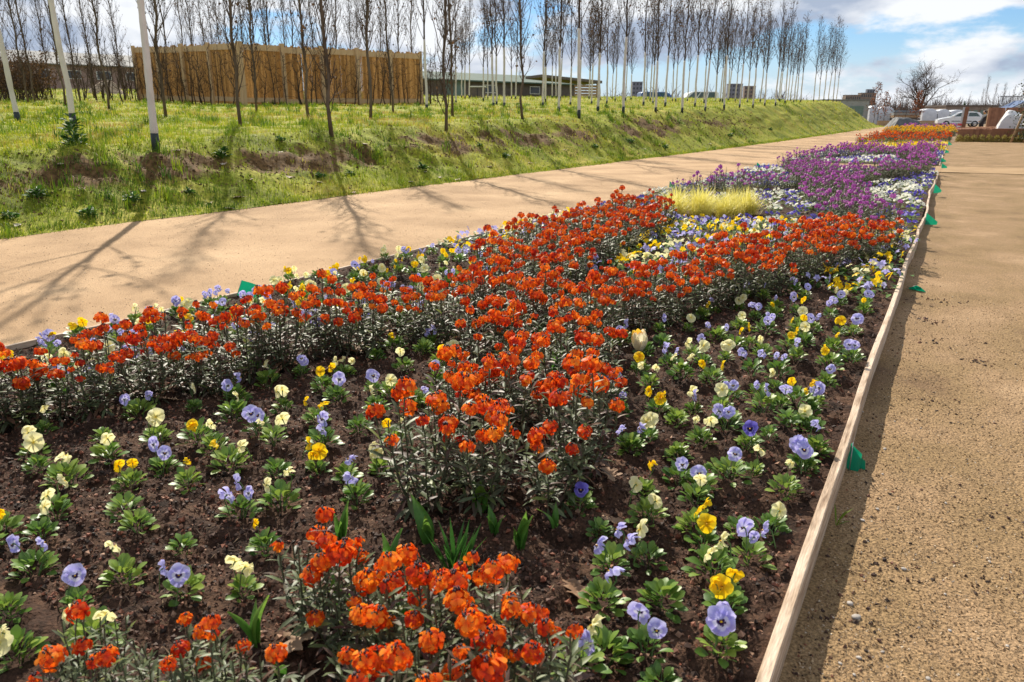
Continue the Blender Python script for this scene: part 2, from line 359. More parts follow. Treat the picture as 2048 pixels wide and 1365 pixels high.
ys_far = np.concatenate([np.arange(-20, 90, 5), np.array([100, 130, 180, 260, 400, 700, 1200, 2500])])
sheet('ground', np.array([-1500, -700, -300, -150, -80, -40, -20, -8, 0, 10, 20, 40, 80, 150, 300, 700, 1500]), ys_far, lambda x, y: gz(y) - 0.16, dirt)
sheet('yard', np.array([-6.5, -3, 0, 3, 8, 15, 30, 60]), np.concatenate([np.arange(36, 90, 4), [100, 120, 150]]), lambda x, y: gz(y) - 0.012 + 0.02 * fbm(x, y, 0.4, 3), dirt)
BX0, BX1 = -3.60, -0.165             # the flower bed between its two boards
# sandy path between the bank and the bed
py = np.concatenate([np.arange(-4, 12, 0.2), np.arange(12, 36, 0.6), np.arange(36, 92, 3)])
def path_sheet():
    u = np.linspace(0, 1, 26); YY = np.repeat(py[:, None], 26, 1)
    xl = toe(py) - 0.5; xr = np.full_like(py, BX0 - 0.01)
    XX = xl[:, None] * (1 - u) + xr[:, None] * u
    Z = gz(YY) + 0.008 * fbm(XX, YY, 0.7, 3) + 0.003 * fbm(XX, YY, 5, 2)
    g = Geo(); grid(g, np.stack([XX, YY, Z], -1)); tag(obj('sandy_path', g.mesh('sandy_path', sand)), kind='structure')
path_sheet()
# gravel path along the other side, a little lower than the bed
def rp_z(X, Y):
    return -0.088 + 0.086 * ss(14.5, 17.2, Y) + gz(Y) + 0.010 * fbm(X, Y, 1.1, 3) + 0.006 * fbm(X, Y, 6, 3) + 0.004 * fbm(X, Y, 30, 2) * ss(9, 5, Y) + 0.018 * ss(0.22, 0.0, X + 0.15) * (0.5 + fbm(X, Y, 2, 2))
rx = np.concatenate([np.arange(-0.16, 1.6, 0.022), np.linspace(1.65, 14, 30)])
ry = np.concatenate([np.arange(-1.0, 0.6, 0.2), np.arange(0.6, 3.6, 0.022), np.arange(3.6, 9, 0.12), np.arange(9, 40, 0.7)])
sheet('gravel_path', rx, ry, rp_z, gravel)
# soil of the bed (near part dense), with the small path crossing it
def soil_z(X, Y):
    d = 0.026 * fbm(X, Y, 2.4, 3) + 0.024 * fbm(X, Y, 9, 3) + 0.026 * fbm(X, Y, 26, 3, 0.6)
    return gz(Y) - 0.010 + d * (1 - 0.6 * ss(6, 14, Y)) * ss(-0.02, 0.06, X - BX0) * ss(-0.02, 0.05, BX1 - X)
sx = np.arange(BX0, BX1 + 0.008, 0.014); sx2 = np.linspace(BX0, BX1 + 0.004, 60)
sheet('bed_soil', sx, np.arange(0.3, 4.6, 0.014), soil_z, soil)
sheet('bed_soil.001', sx2, np.arange(4.586, 17.6, 0.06), soil_z, soil)
sheet('bed_soil.002', sx2, np.arange(19.4, 76, 0.6), soil_z, soil)
sheet('cross_path', np.linspace(BX0 - 0.05, 14, 60), np.linspace(17.4, 19.6, 12), lambda x, y: gz(y) + 0.006 + 0.006 * fbm(x, y, 2, 2), cross_m)

# the bank and plateau
def slope_attr(X, Y):
    w = 1.45 + 0.03 * np.clip(Y, 0, 80); t = (toe(Y) - X) / w
    s = np.exp(-((t - 0.62) / 0.30) ** 2) * (1 - 0.45 * ss(18, 45, Y))
    return 0.555 * s + 0.34 * s * fbm(X, Y, 1.7, 3) + 0.12 * fbm(X, Y, 0.5, 3)
def bank():
    d = np.concatenate([np.arange(0, 2.4, 0.06), np.arange(2.4, 6, 0.16), 6 * 1.055 ** np.arange(0, 52)])
    y = np.concatenate([np.arange(-6, 16, 0.09), np.arange(16, 30, 0.22), np.arange(30, 96, 0.8)])
    YY = np.repeat(y[:, None], len(d), 1)
    XX = toe(YY) - d[None] + 0.07 * fbm(YY, YY * 0 + 3, 0.8, 3) * (d[None] < 0.5)
    Z = bank_z(XX, YY) + 0.003
    g = Geo(); grid(g, np.stack([XX, YY, Z], -1)[:, ::-1], 0, slope_attr(XX, YY)[:, ::-1])
    tag(obj('grass_bank', g.mesh('grass_bank', turf)), kind='structure')
bank()

# ------------------------------------------------------------------ loose ground cover
OCT = np.array([[1, 0, 0], [0, 1, 0], [-1, 0, 0], [0, -1, 0], [0, 0, 1], [0, 0, -1]], float)
OCTF = np.array([[0, 1, 4], [1, 2, 4], [2, 3, 4], [3, 0, 4], [1, 0, 5], [2, 1, 5], [3, 2, 5], [0, 3, 5]])
TET = np.array([[0.95, 0, -0.35], [-0.5, 0.85, -0.35], [-0.5, -0.85, -0.35], [0, 0, 0.95]])
TETF = np.array([[0, 2, 1], [0, 1, 3], [1, 2, 3], [2, 0, 3]])
def rand_rot(n): return rotz(rng.uniform(0, 6.28, n)) @ rotx(rng.uniform(0, 6.28, n)) @ roty(rng.uniform(0, 6.28, n))
def sc_rot(n, lo, hi, flat=1.0, p=1.0):
    s = lo + (hi - lo) * rng.random(n) ** p
    S = np.zeros((n, 3, 3)); S[:, 0, 0] = s; S[:, 1, 1] = s * rng.uniform(0.55, 1, n); S[:, 2, 2] = s * rng.uniform(0.4, 1, n) * flat
    return S
def near_y(n, y0, y1):            # more of them close to the camera
    a = rng.random(n); return y0 * (y1 / y0) ** a
def scatter_soil():
    g = Geo(); n = 66000
    y = near_y(n, 0.7, 7.5); x = rng.uniform(BX0 + 0.03, BX1 - 0.025, n)
    S = rand_rot(n) @ sc_rot(n, 0.0025, 0.0105, p=2.4)
    S[y > 3] *= 1.3
    L = np.stack([x, y, soil_z(x, y) + 0.001], -1); a = rng.random(n); k = y < 2.2
    g.many(OCT, OCTF, S[k], L[k], 0, a[k]); g.many(TET, TETF, S[~k] * 1.15, L[~k], 0, a[~k])
    tag(obj('soil_grit', g.mesh('soil_grit', chunk, False)), 'dark soil crumbs and reddish grit strewn over the flower bed', 'soil', kind='stuff')
    g = Geo(); n = 6000
    y = near_y(n, 0.7, 6); x = rng.uniform(BX0 + 0.03, BX1 - 0.03, n)
    S = np.zeros((n, 3, 3)); S[:, 0, 0] = rng.uniform(0.006, 0.024, n); S[:, 1, 1] = rng.uniform(0.0006, 0.0014, n); S[:, 2, 2] = 0.0007
    g.many(OCT, OCTF, rotz(rng.uniform(0, 6.28, n)) @ roty(rng.normal(0, 0.35, n)) @ S, np.stack([x, y, soil_z(x, y) + 0.003], -1), 0, rng.random(n))
    tag(obj('mulch_fibre', g.mesh('mulch_fibre', straw, False)), 'thin straw coloured fibres mixed into the dark bed soil', 'mulch', kind='stuff')
scatter_soil()
def scatter_gravel():
    g = Geo(); n = 80000
    y = near_y(n, 0.75, 5.5); x = -0.13 + rng.random(n) * (0.35 + 0.62 * y)
    S = rand_rot(n) @ sc_rot(n, 0.0016, 0.0052, p=1.8)
    g.many(TET, TETF, S, np.stack([x, y, rp_z(x, y) + 0.0006], -1), 0, np.clip(rng.normal(0.5, 0.25, n), 0, 1))
    tag(obj('path_gravel', g.mesh('path_gravel', grain, False)), 'fine tan gravel covering the path beside the flower bed', 'gravel', kind='stuff')
scatter_gravel()
def scatter_sand():
    g = Geo(); n = 30000; y = rng.uniform(0.6, 12, n) ** 1.0; x = rng.uniform(-7.1, BX0 - 0.02, n)
    S = rand_rot(n) @ sc_rot(n, 0.0012, 0.0055, p=3.5)
    g.many(TET, TETF, S, np.stack([x, y, gz(y) + 0.008 * fbm(x, y, 0.7, 3) + 0.003 * fbm(x, y, 5, 2) + 0.001], -1), 0, np.clip(rng.normal(0.82, 0.2, n), 0, 1))
    tag(obj('path_grit', g.mesh('path_grit', grain, False)), 'coarse grit scattered over the wide sandy path', 'grit', kind='stuff')
scatter_sand()
def soil_spill():
    g = Geo(); C = [(1990, 1020, 0.10), (1860, 800, 0.07), (1935, 835, 0.05), (1900, 690, 0.08), (1960, 720, 0.05), (1880, 600, 0.08), (1760, 1130, 0.05), (1700, 1250, 0.06), (1985, 1170, 0.05), (1850, 640, 0.05)]
    for x, y, r in C:
        p = flat(x, y, -0.085); n = 45; a = rng.normal(0, r, n); b = rng.normal(0, r * 0.9, n); X = np.maximum(p[0] + a, -0.12); Y = p[1] + b
        S = rand_rot(n) @ sc_rot(n, 0.0015, 0.008, p=2.4); g.many(OCT, OCTF, S * (1 + p[1] / 12), np.stack([X, Y, rp_z(X, Y) + 0.001], -1), 0, rng.uniform(0, 0.75, n))
    n = 800; Y = near_y(n, 0.8, 7); X = -0.13 + np.abs(rng.normal(0, 0.09, n)); S = rand_rot(n) @ sc_rot(n, 0.0015, 0.007, p=2.5); g.many(OCT, OCTF, S, np.stack([X, Y, rp_z(X, Y) + 0.001], -1), 0, rng.uniform(0, 0.8, n))
    tag(obj('spilled_soil', g.mesh('spilled_soil', chunk, False)), 'dark soil crumbs spilled on the gravel path', 'soil', kind='stuff')
soil_spill()

BL = np.array([[-0.5, 0, 0], [0.5, 0, 0], [0.42, 0.05, 0.45], [-0.42, 0.05, 0.45], [0.25, 0.22, 0.8], [-0.25, 0.22, 0.8], [0, 0.5, 1.0]])
BLF = (np.array([[0, 1, 2, 3], [3, 2, 4, 5]]), np.array([[5, 4, 6]]))
def scatter_grass():
    g = Geo()
    def blades(x, y, hmin, hmax, wid, per, spread, rb):
        n = len(x); k = np.repeat(np.arange(n), per); m = len(k)
        px = x[k] + rng.normal(0, spread, m); py_ = y[k] + rng.normal(0, spread, m)
        h = rng.uniform(hmin, hmax, m) * rng.uniform(0.6, 1.2, n)[k]; w = rng.uniform(0.6, 1.3, m) * wid if np.isscalar(wid) else rng.uniform(0.6, 1.3, m) * wid[k]
        S = np.zeros((m, 3, 3)); S[:, 0, 0] = w; S[:, 1, 1] = h * rng.uniform(0.2, 1.5, m); S[:, 2, 2] = h
        R = rotz(rng.uniform(0, 6.28, m)) @ rotx(rng.normal(0, 0.25, m)) @ S
        g.many(BL, BLF, R, np.stack([px, py_, bank_z(px, py_) - 0.004], -1), 0, np.clip(rb[k] + rng.normal(0, 0.13, m), 0, 1))
    def place(n, dlo, dhi):
        r = rng.uniform(dlo, dhi, n); 
        ang = rng.uniform(-0.62, 0.70, n); h = PSI - ang
        x = -np.sin(h) * r; y = np.cos(h) * r
        ok = (x < toe(y) + 0.02 * rng.normal(size=n)) & (y > -3) & (y < 86)
        return x[ok], y[ok]
    for n, a, b, hm, hx, wd, per, sp in [(22000, 7, 13, 0.025, 0.085, 0.0062, 6, 0.03), (16000, 13, 24, 0.035, 0.10, 0.010, 6, 0.05), (11000, 24, 48, 0.05, 0.12, 0.016, 5, 0.15), (5000, 48, 86, 0.08, 0.2, 0.04, 5, 0.3)]:
        x, y = place(n, a, b)
        bare = slope_attr(x, y) + 0.5 + 0.5 * fbm(x, y, 1.1, 3)
        keep = rng.random(len(x)) < np.clip(1.25 - 1.5 * np.clip(bare - 0.55, 0, 1), 0.12, 1)
        x, y = x[keep], y[keep]
        rb = np.clip(0.48 + 0.16 * ss(1.0, 2.2, toe(y) - x) + 0.6 * fbm(x, y, 0.5, 3) + 0.35 * fbm(x, y, 2.2, 2) + rng.normal(0, 0.10, len(x)), 0, 1)
        blades(x, y, hm, hx, wd, per, sp, rb)
    # longer green tufts
    x, y = place(1500, 7, 34)
    t = fbm(x, y, 0.6, 3); k = (t > -0.05); x, y = x[k], y[k]
    d = np.hypot(x, y)
    blades(x, y, 0.08, 0.20, 0.0065 * (0.6 + d / 14), 26, 0.05, np.full(len(x), 0.25) + rng.normal(0, 0.1, len(x)))
    # fringe along the path edge
    y = rng.uniform(0, 60, 5000) ** 1.0; x = toe(y) + rng.normal(-0.06, 0.05, 5000)
    blades(x, y, 0.02, 0.06, 0.005 * (0.7 + y / 14), 5, 0.03, rng.uniform(0.2, 0.8, 5000))
    tag(obj('bank_grass', g.mesh('bank_grass', grassm)), 'bright yellow green grass covering the bank and plateau', 'grass', kind='stuff')
scatter_grass()
def scatter_clods():
    g = Geo(); n = 14000; y = near_y(n, 1.5, 40); w = 1.45 + 0.03 * y; x = toe(y) - w * np.clip(rng.normal(0.62, 0.25, n), 0.05, 1.3)
    S = rand_rot(n) @ sc_rot(n, 0.006, 0.030, p=3.0); S[:] = S * (0.7 + y / 30)[:, None, None]
    g.many(OCT, OCTF, S, np.stack([x, y, bank_z(x, y)], -1), 0, np.clip(rng.normal(0.4, 0.2, n), 0, 1))
    tag(obj('slope_clods', g.mesh('slope_clods', clod, False)), 'crumbly brown earth clods on the bare slope of the bank', 'soil', kind='stuff')
clod = M('earth_clod', [(0.0, (0.06, 0.036, 0.017)), (0.5, (0.14, 0.088, 0.042)), (1.0, (0.24, 0.16, 0.08))], 0.9, use='rnd', spec=0.15)
scatter_clods()
# ------------------------------------------------------------------ wooden edging boards
def board_x(Y):
    return BX1 + 0.006 + 0.012 * fbm(Y, Y * 0 + 3, 0.9, 2) * ss(1, 2, Y) + 0.03 * fbm(Y, Y * 0 + 7, 0.55, 2) * ss(5, 8, Y) + 0.02 * fbm(Y, Y * 0 + 2, 1.7, 2) * ss(6, 9, Y) + 0.12 * ss(20, 60, Y)
def edging(y0, y1, xf, thick, ztop, zbot, label, seed):
    n = max(3, int((y1 - y0) / 0.25) + 1); Y = np.linspace(y0 + 0.004, y1 - 0.004, n); X = xf(Y)
    zt = gz(Y) + ztop + 0.010 * fbm(Y, Y * 0 + seed, 0.8, 2); zb = gz(Y) + zbot
    g = Geo()
    prof = [(-thick / 2, 0), (-thick / 2 + 0.002, 1), (thick / 2 - 0.002, 1), (thick / 2, 0)]
    P = np.zeros((n, 6, 3))
    for j, (dx, top) in enumerate([(-thick / 2, 0), (-thick / 2, 0.97), (-thick / 2 + 0.003, 1), (thick / 2 - 0.003, 1), (thick / 2, 0.97), (thick / 2, 0)]):
        P[:, j, 0] = X + dx; P[:, j, 1] = Y; P[:, j, 2] = zb + (zt - zb) * top
    grid(g, P)
    g.f.append(np.array([[0, 1, 2, 3, 4, 5]])); g.m.append(np.array([0]))
    e = (n - 1) * 6
    g.f.append(np.array([[e + 5, e + 4, e + 3, e + 2, e + 1, e]])); g.m.append(np.array([0]))
    return tag(obj('edging_board', g.mesh('edging_board', plank, False)), label, 'edging board', 'edging boards of the flower bed')
ends = [0.25, 3.22, 6.1, 8.7, 11.2, 14.2, 17.35]
words = ['thick pale edging board between the soil and the gravel, beside the crumpled green flag', 'second pale edging board from the crumpled flag along the gravel path', 'third pale edging board along the gravel path, slightly bowed', 'fourth edging board along the gravel path, bent near two green flags', 'fifth thin edging board along the gravel path beside white violas', 'edging board at the gravel side ending at the small cross path']
for i in range(6): edging(ends[i], ends[i + 1], board_x, 0.026 if i < 2 else 0.022, 0.014, -0.10, words[i], i)
for i, (a, b) in enumerate([(19.6, 26), (26, 33), (33, 41)]):
    edging(a, b, board_x, 0.022, 0.03, -0.05, ['wavy edging board just past the cross path beside purple flowers', 'wavy edging board beside the far yellow pansies', 'farthest edging board ending at the wooden deck'][i], i + 9)
lends = [-0.5, 2.6, 5.6, 8.6, 11.6, 14.6, 17.35]
lw = ['thin edging board between sandy path and wallflowers, its face hidden by blooms', 'thin pale edging board on the sandy path side beside the square green flag', 'thin edging board on the sandy path side behind the orange mass', 'thin edging board on the sandy path side behind the yellow grass', 'thin edging board on the sandy path side behind purple flowers', 'thin edging board on the sandy path side ending at the cross path']
for i in range(6): edging(lends[i], lends[i + 1], lambda Y: BX0 + 0.0 * Y + 0.008 * fbm(Y, Y * 0 + 1, 0.5, 2), 0.018, 0.010, -0.06, lw[i], i + 20)
edging(19.6, 40, lambda Y: BX0 + 0.0 * Y, 0.02, 0.02, -0.05, 'long far edging board on the sandy path side past the cross path', 33)

# ------------------------------------------------------------------ slatted wooden enclosure on the plateau
def enclosure():
    A = np.array([-29.6, 20.5]); B = np.array([-22.2, 19.4]); C = np.array([-20.1, 27.2])
    zb = lambda p: float(bank_z(p[0], p[1], False))
    root = empty('wooden_enclosure', (B[0], B[1], zb(B)))
    tag(root, 'tall enclosure of light brown slats on the grass plateau', 'enclosure')
    o0 = np.array([B[0], B[1], zb(B)])
    Ht = 2.12
    for (P, Q, n) in [(A, B, 4), (B, C, 5)]:
        d = (Q - P) / np.linalg.norm(Q - P); L = np.linalg.norm(Q - P); nrm = np.array([d[1], -d[0]])
        if nrm @ (-P) < 0: nrm = -nrm
        yaw = math.atan2(d[1], d[0])
        step = L / n
        for k in range(n):
            s0 = P + d * step * k; s1 = P + d * step * (k + 1)
            z0, z1 = zb(s0), zb(s1); lift = U(-0.05, 0.03)
            loc = np.array([s0[0], s0[1], z0]) - o0
            # slats of one panel, uneven tops and gaps
            g = Geo(); m = int(step / 0.062)
            for j in range(m):
                u0 = step * j / m + U(0, 0.006); u1 = step * (j + 1) / m - U(-0.004, 0.004 if rng.random() < 0.93 else 0.02)
                zz = z0 + (z1 - z0) * (j / m) - z0
                t = Ht + U(-0.10, 0.0); off = U(0.0, 0.012) * (1 if nrm @ np.array([-math.sin(yaw), math.cos(yaw)]) > 0 else -1)
                box(g, (u0, off - 0.009, zz + 0.02 + U(0, 0.03)), (u1, off + 0.009, zz + t), 0, U(0, 1))
            obj('slat_panel', g.mesh('slat_panel', reed, False), root, loc, (0, 0, yaw))
            side = 1 if nrm @ np.array([-math.sin(yaw), math.cos(yaw)]) > 0 else -1
            g = Geo(); box(g, (-0.075, side * 0.025, -0.1), (0.075, side * 0.12, Ht + 0.02)); obj('post', g.mesh('post', wood, False), root, loc, (0, 0, yaw))
            for nm, zr, hh in (('top_rail', Ht - 0.26 + lift, 0.20), ('bottom_rail', 0.10 + lift, 0.16)):
                g = Geo(); v0 = zr; dz = z1 - z0
                vv = np.array([[0.077, 0.028, v0], [step - 0.077, 0.028, v0 + dz], [step - 0.077, 0.06, v0 + dz], [0.077, 0.06, v0], [0.077, 0.028, v0 + hh], [step - 0.077, 0.028, v0 + hh + dz], [step - 0.077, 0.06, v0 + hh + dz], [0.077, 0.06, v0 + hh]])
                vv[:, 1] *= side; g.add(vv, BOXF); obj(nm, g.mesh(nm, wood, False), root, loc, (0, 0, yaw))
    g = Geo(); box(g, (-0.06, -0.06, -0.1), (0.06, 0.06, Ht + 0.02)); obj('post', g.mesh('post', wood, False), root, np.array([C[0], C[1], zb(C)]) - o0, (0, 0, 0.9))
    g = Geo(); box(g, (-0.06, -0.06, -0.1), (0.06, 0.06, Ht + 0.02)); obj('post', g.mesh('post', wood, False), root, (0.02, -0.06, 0), (0, 0, 0.5))
enclosure()

# ------------------------------------------------------------------ trees
def curve(p0, d0, L, n, up=0.25, wob=0.08, r=None):
    pts = [np.array(p0, float)]; d = np.array(d0, float); d /= np.linalg.norm(d)
    for _ in range(n):
        d = d + np.array([0, 0, up]) / n + (r or rng).normal(0, wob, 3); d /= np.linalg.norm(d); pts.append(pts[-1] + d * L / n)
    return np.array(pts)
def twigs(g, pts, n, L, rad, up, rr, mat=0, leaves=None, sides=3):
    for _ in range(n):
        t = rr.uniform(0.25, 1.0) * (len(pts) - 1); i = min(int(t), len(pts) - 2); p = pts[i] + (pts[i + 1] - pts[i]) * (t - i)
        ax = pts[i + 1] - pts[i]; ax = ax / (np.linalg.norm(ax) + 1e-9)
        side = np.cross(ax, rr.normal(0, 1, 3)); side /= np.linalg.norm(side) + 1e-9
        d = ax * 0.8 + side * rr.uniform(0.4, 0.9)
        c = curve(p, d, L * rr.uniform(0.5, 1.2), 3, up, 0.12, rr)
        tube(g, c, np.linspace(rad, rad * 0.45, 4), sides, mat, 0.0, False)
        if leaves is not None:
            for q in c[1:]:
                if rr.random() < leaves[1]: leaves[0].append(q + rr.normal(0, 0.02, 3))
LEAFQ = np.array([[-0.5, 0, 0], [0, -0.35, 0.12], [0.5, 0, 0], [0, 0.35, 0.1]]); LEAFQF = np.array([[0, 1, 2, 3]])
def add_leaves(g, pts, lo, hi, mat):
    if not len(pts): return
    n = len(pts); s = rng.uniform(lo, hi, n)
    g.many(LEAFQ, LEAFQF, rand_rot(n) * s[:, None, None], np.array(pts), mat, rng.random(n))

def wrapped_tree(seed):
    rr = np.random.default_rng(seed); H = rr.uniform(5.6, 6.4); wt = 2.1
    lead = [np.array([0, 0, -0.05])]; n = 12
    for k in range(1, n + 1):
        z = H * k / n; lead.append(np.array([0, 0, z]) + np.r_[rr.normal(0, 0.010 + 0.012 * (k > 5), 2), 0])
    lead = np.array(lead); lead = np.insert(lead, 1, [0, 0, 0.2], 0)
    g = Geo(); lr = np.interp(lead[:, 2], [0, 2.1, 4, H], [0.036, 0.030, 0.02, 0.005])
    tube(g, lead, lr, 7); trunk = g.mesh('trunk', bark_far)
    g = Geo(); zz = np.linspace(0.15, wt, 22); c = np.stack([np.interp(zz, lead[:, 2], lead[:, 0]), np.interp(zz, lead[:, 2], lead[:, 1]), zz], -1)
    tube(g, c, np.interp(zz, [0.15, wt], [0.043, 0.035]) + rr.normal(0, 0.0018, 22) + 0.002 * (np.arange(22) % 2), 10); wrap = g.mesh('trunk_wrap', wrapm)
    g = Geo(); tube(g, [[0, 0, -0.06], [0, 0, 0.1], [0, 0, 0.20]], [0.050, 0.049, 0.047], 12)
    for k in range(7):
        t = k * 0.9; 
    guard = g.mesh('base_guard', guardm)
    g = Geo(); lv = []; nb = rr.integers(22, 36); spread = rr.uniform(0.5, 1.3); lf = rr.choice([0.05, 0.12, 0.35, 0.2])
    for k in range(nb):
        f = k / nb; z = wt - 0.05 + (H - wt - 0.4) * f ** 1.05; az = k * 2.4 + rr.uniform(-0.5, 0.5)
        p = np.array([np.interp(z, lead[:, 2], lead[:, 0]), np.interp(z, lead[:, 2], lead[:, 1]), z])
        e = rr.uniform(0.5, 0.95) * spread; d = np.array([math.cos(az) * e, math.sin(az) * e, 1.0])
        L = (1.55 * (1 - f) + 0.35) * rr.uniform(0.7, 1.15)
        c = curve(p, d, L, 6, 0.9, 0.09, rr); tube(g, c, np.linspace(0.012 * (1 - 0.5 * f), 0.004, 7), 4, 0, 0, False)
        twigs(g, c, int(7 + 7 * (1 - f)), 0.42, 0.0036, 0.5, rr, 0, (lv, lf))
    add_leaves(g, lv, 0.05, 0.10, 1)
    crown = g.mesh('crown', [bark_far, deadleaf])
    return dict(trunk=trunk, trunk_wrap=wrap, base_guard=guard, crown=crown)
def poplar(seed, low=0.35):
    rr = np.random.default_rng(seed); H = rr.uniform(6.0, 7.0); n = 14
    lead = np.array([[0, 0, -0.05]] + [[*(rr.normal(0, 0.022, 2)), H * k / n] for k in range(1, n + 1)])
    g = Geo(); tube(g, lead, np.interp(lead[:, 2], [0, 0.3, 3, H], [0.038, 0.029, 0.023, 0.005]), 8); trunk = g.mesh('trunk', bark)
    g = Geo(); lv = []
    for k in range(70):
        f = k / 70; z = low + (H - low - 0.3) * f; az = k * 2.4 + rr.uniform(-0.6, 0.6)
        p = np.array([np.interp(z, lead[:, 2], lead[:, 0]), np.interp(z, lead[:, 2], lead[:, 1]), z])
        e = rr.uniform(0.35, 0.7); d = np.array([math.cos(az) * e, math.sin(az) * e, 0.8])
        L = rr.uniform(0.5, 1.5) * (1 - 0.55 * f) * (0.55 if f < 0.15 else 1)
        c = curve(p, d, L, 6, 1.3, 0.10, rr); tube(g, c, np.linspace(0.011 * (1 - 0.4 * f), 0.003, 7), 4, 0, 0, False)
        twigs(g, c, 8, 0.32, 0.0036, 0.8, rr, 0, (lv, 0.09))
    add_leaves(g, lv, 0.04, 0.08, 1)
    return dict(trunk=trunk, crown=g.mesh('crown', [twig, deadleaf]))
def sapling(seed):
    rr = np.random.default_rng(seed); H = rr.uniform(1.9, 2.5); n = 9
    lead = [np.array([0, 0, -0.05])]; x = y = 0
    for k in range(1, n + 1):
        x += rr.normal(0, 0.035); y += rr.normal(0, 0.035); lead.append(np.array([x, y, H * k / n]))
    lead = np.array(lead); g = Geo(); tube(g, lead, np.linspace(0.027, 0.006, n + 1), 5); trunk = g.mesh('trunk', bark_far)
    g = Geo(); lv = []
    for k in range(16):
        t = rr.uniform(0.2, 0.97); i = int(t * n); az = rr.uniform(0, 6.28)
        c = curve(lead[i], (math.cos(az), math.sin(az), rr.uniform(0.2, 1.1)), rr.uniform(0.25, 0.7) * (1.15 - 0.6 * t), 5, 0.4, 0.14, rr)
        tube(g, c, np.linspace(0.009, 0.004, 6), 3, 0, 0, False); twigs(g, c, 4, 0.18, 0.0032, 0.3, rr, 0, (lv, 0.08))
    add_leaves(g, lv, 0.03, 0.06, 1)
    return dict(trunk=trunk, crown=g.mesh('crown', [twig, deadleaf]))
WT = [wrapped_tree(100 + i) for i in range(7)]
PT = [poplar(200 + i, [0.5, 0.9, 1.4, 0.3][i % 4]) for i in range(5)]
SP = [sapling(300 + i) for i in range(6)]
def plant_tree(name, kit, p, label, group=None, cat='tree', s=1.0, lean=(0, 0), hs=1.0):
    r = empty(name, p, (lean[0] + rng.normal(0, 0.018), lean[1] + rng.normal(0, 0.018), U(0, 6.28)), (s, s, s * hs))
    for nm, me in kit.items(): obj(nm, me, r)
    return tag(r, label, cat, group)
# three near wrapped trees
near_words = ['young tree wrapped in white with a slotted black base guard at the bank edge', 'young white wrapped tree behind the big leafy dark weed on the grass', 'slim white wrapped tree with black base guard, farthest from the wooden enclosure']
for (x, y, w, s) in [(313, 306, 0, 1.0), (150, 263, 1, 1.0), (38, 250, 2, 1.0)]:
    plant_tree('wrapped_tree', WT[w], onbank(x, y), near_words[w], 'young trees with white wrapped trunks', s=s, hs=1.1)
wt_px = [(800 + a / 3.3175, b / 3.3175, c) for a, b, c in [(178, 730, 0), (408, 655, 0), (460, 655, 0), (553, 675, 0), (582, 660, 0), (620, 718, 0), (641, 705, 0), (692, 718, 0), (740, 660, 0), (767, 665, 0), (947, 718, 0), (965, 680, 0), (1052, 750, 0), (1130, 705, 0), (1187, 785, 0), (1255, 660, 0), (1010, 657, 0), (1035, 657, 0), (372, 690, 0)]]
wt_px += [(1150 + a / 3.583, b / 3.583, c) for a, b, c in [(100, 715, 0), (118, 750, 0), (163, 800, 0), (228, 745, 0), (265, 712, 0), (288, 732, 0), (345, 822, 0), (362, 725, 0), (490, 765, 0), (508, 718, 0), (557, 750, 0), (577, 808, 0), (645, 772, 0), (720, 735, 0), (767, 808, 0), (858, 772, 0), (931, 800, 0), (925, 745, 0), (1005, 730, 0), (1067, 785, 0), (1055, 742, 0), (1098, 730, 0), (1178, 778, 0), (1235, 740, 0)]]
wt_px += [(1400 + a / 3.583, b / 3.583, c) for a, b, c in [(108, 733, 0), (200, 728, 0), (338, 740, 0), (378, 770, 0), (430, 738, 0), (463, 762, 0), (540, 757, 0), (565, 728, 0), (608, 745, 0), (628, 728, 0), (645, 729, 0), (670, 740, 0), (693, 730, 0), (720, 738, 0), (812, 732, 0), (850, 731, 0), (885, 730, 0), (918, 729, 0), (953, 730, 0), (977, 730, 0)]]
wt_px += [(x, y, 0) for x, y in [(930, 200), (1090, 201), (1120, 203), (1160, 204), (1200, 203), (1262, 202), (1300, 203), (1345, 204), (1375, 203), (1440, 205), (1470, 204), (1530, 205), (1560, 205)]]
ORD = 'first second third fourth fifth sixth seventh eighth ninth tenth eleventh twelfth thirteenth fourteenth fifteenth sixteenth seventeenth eighteenth nineteenth twentieth'.split() + ['twenty-' + w for w in 'first second third fourth fifth sixth seventh eighth ninth'.split()] + ['thirtieth']
wt_px.sort(key=lambda t: onbank(t[0], t[1])[1]); nfront = 0
for i, (x, y, c) in enumerate(wt_px):
    p = onbank(x, y); front = p[0] > -10.8 - 0.02 * p[1]
    lab = 'young bare tree with white wrapped trunk along the edge of the bank' if front else ('young bare tree with white wrapped trunk standing among others back on the plateau' if p[1] < 45 else 'small distant white wrapped tree far back on the plateau')
    if front: nfront += 1; lab = '%s white wrapped tree along the bank edge, counted from the slotted black guard' % ORD[nfront]
    plant_tree('wrapped_tree', WT[i % 7], p, lab, 'young trees with white wrapped trunks', s=U(0.9, 1.08), hs=U(0.86, 1.1))
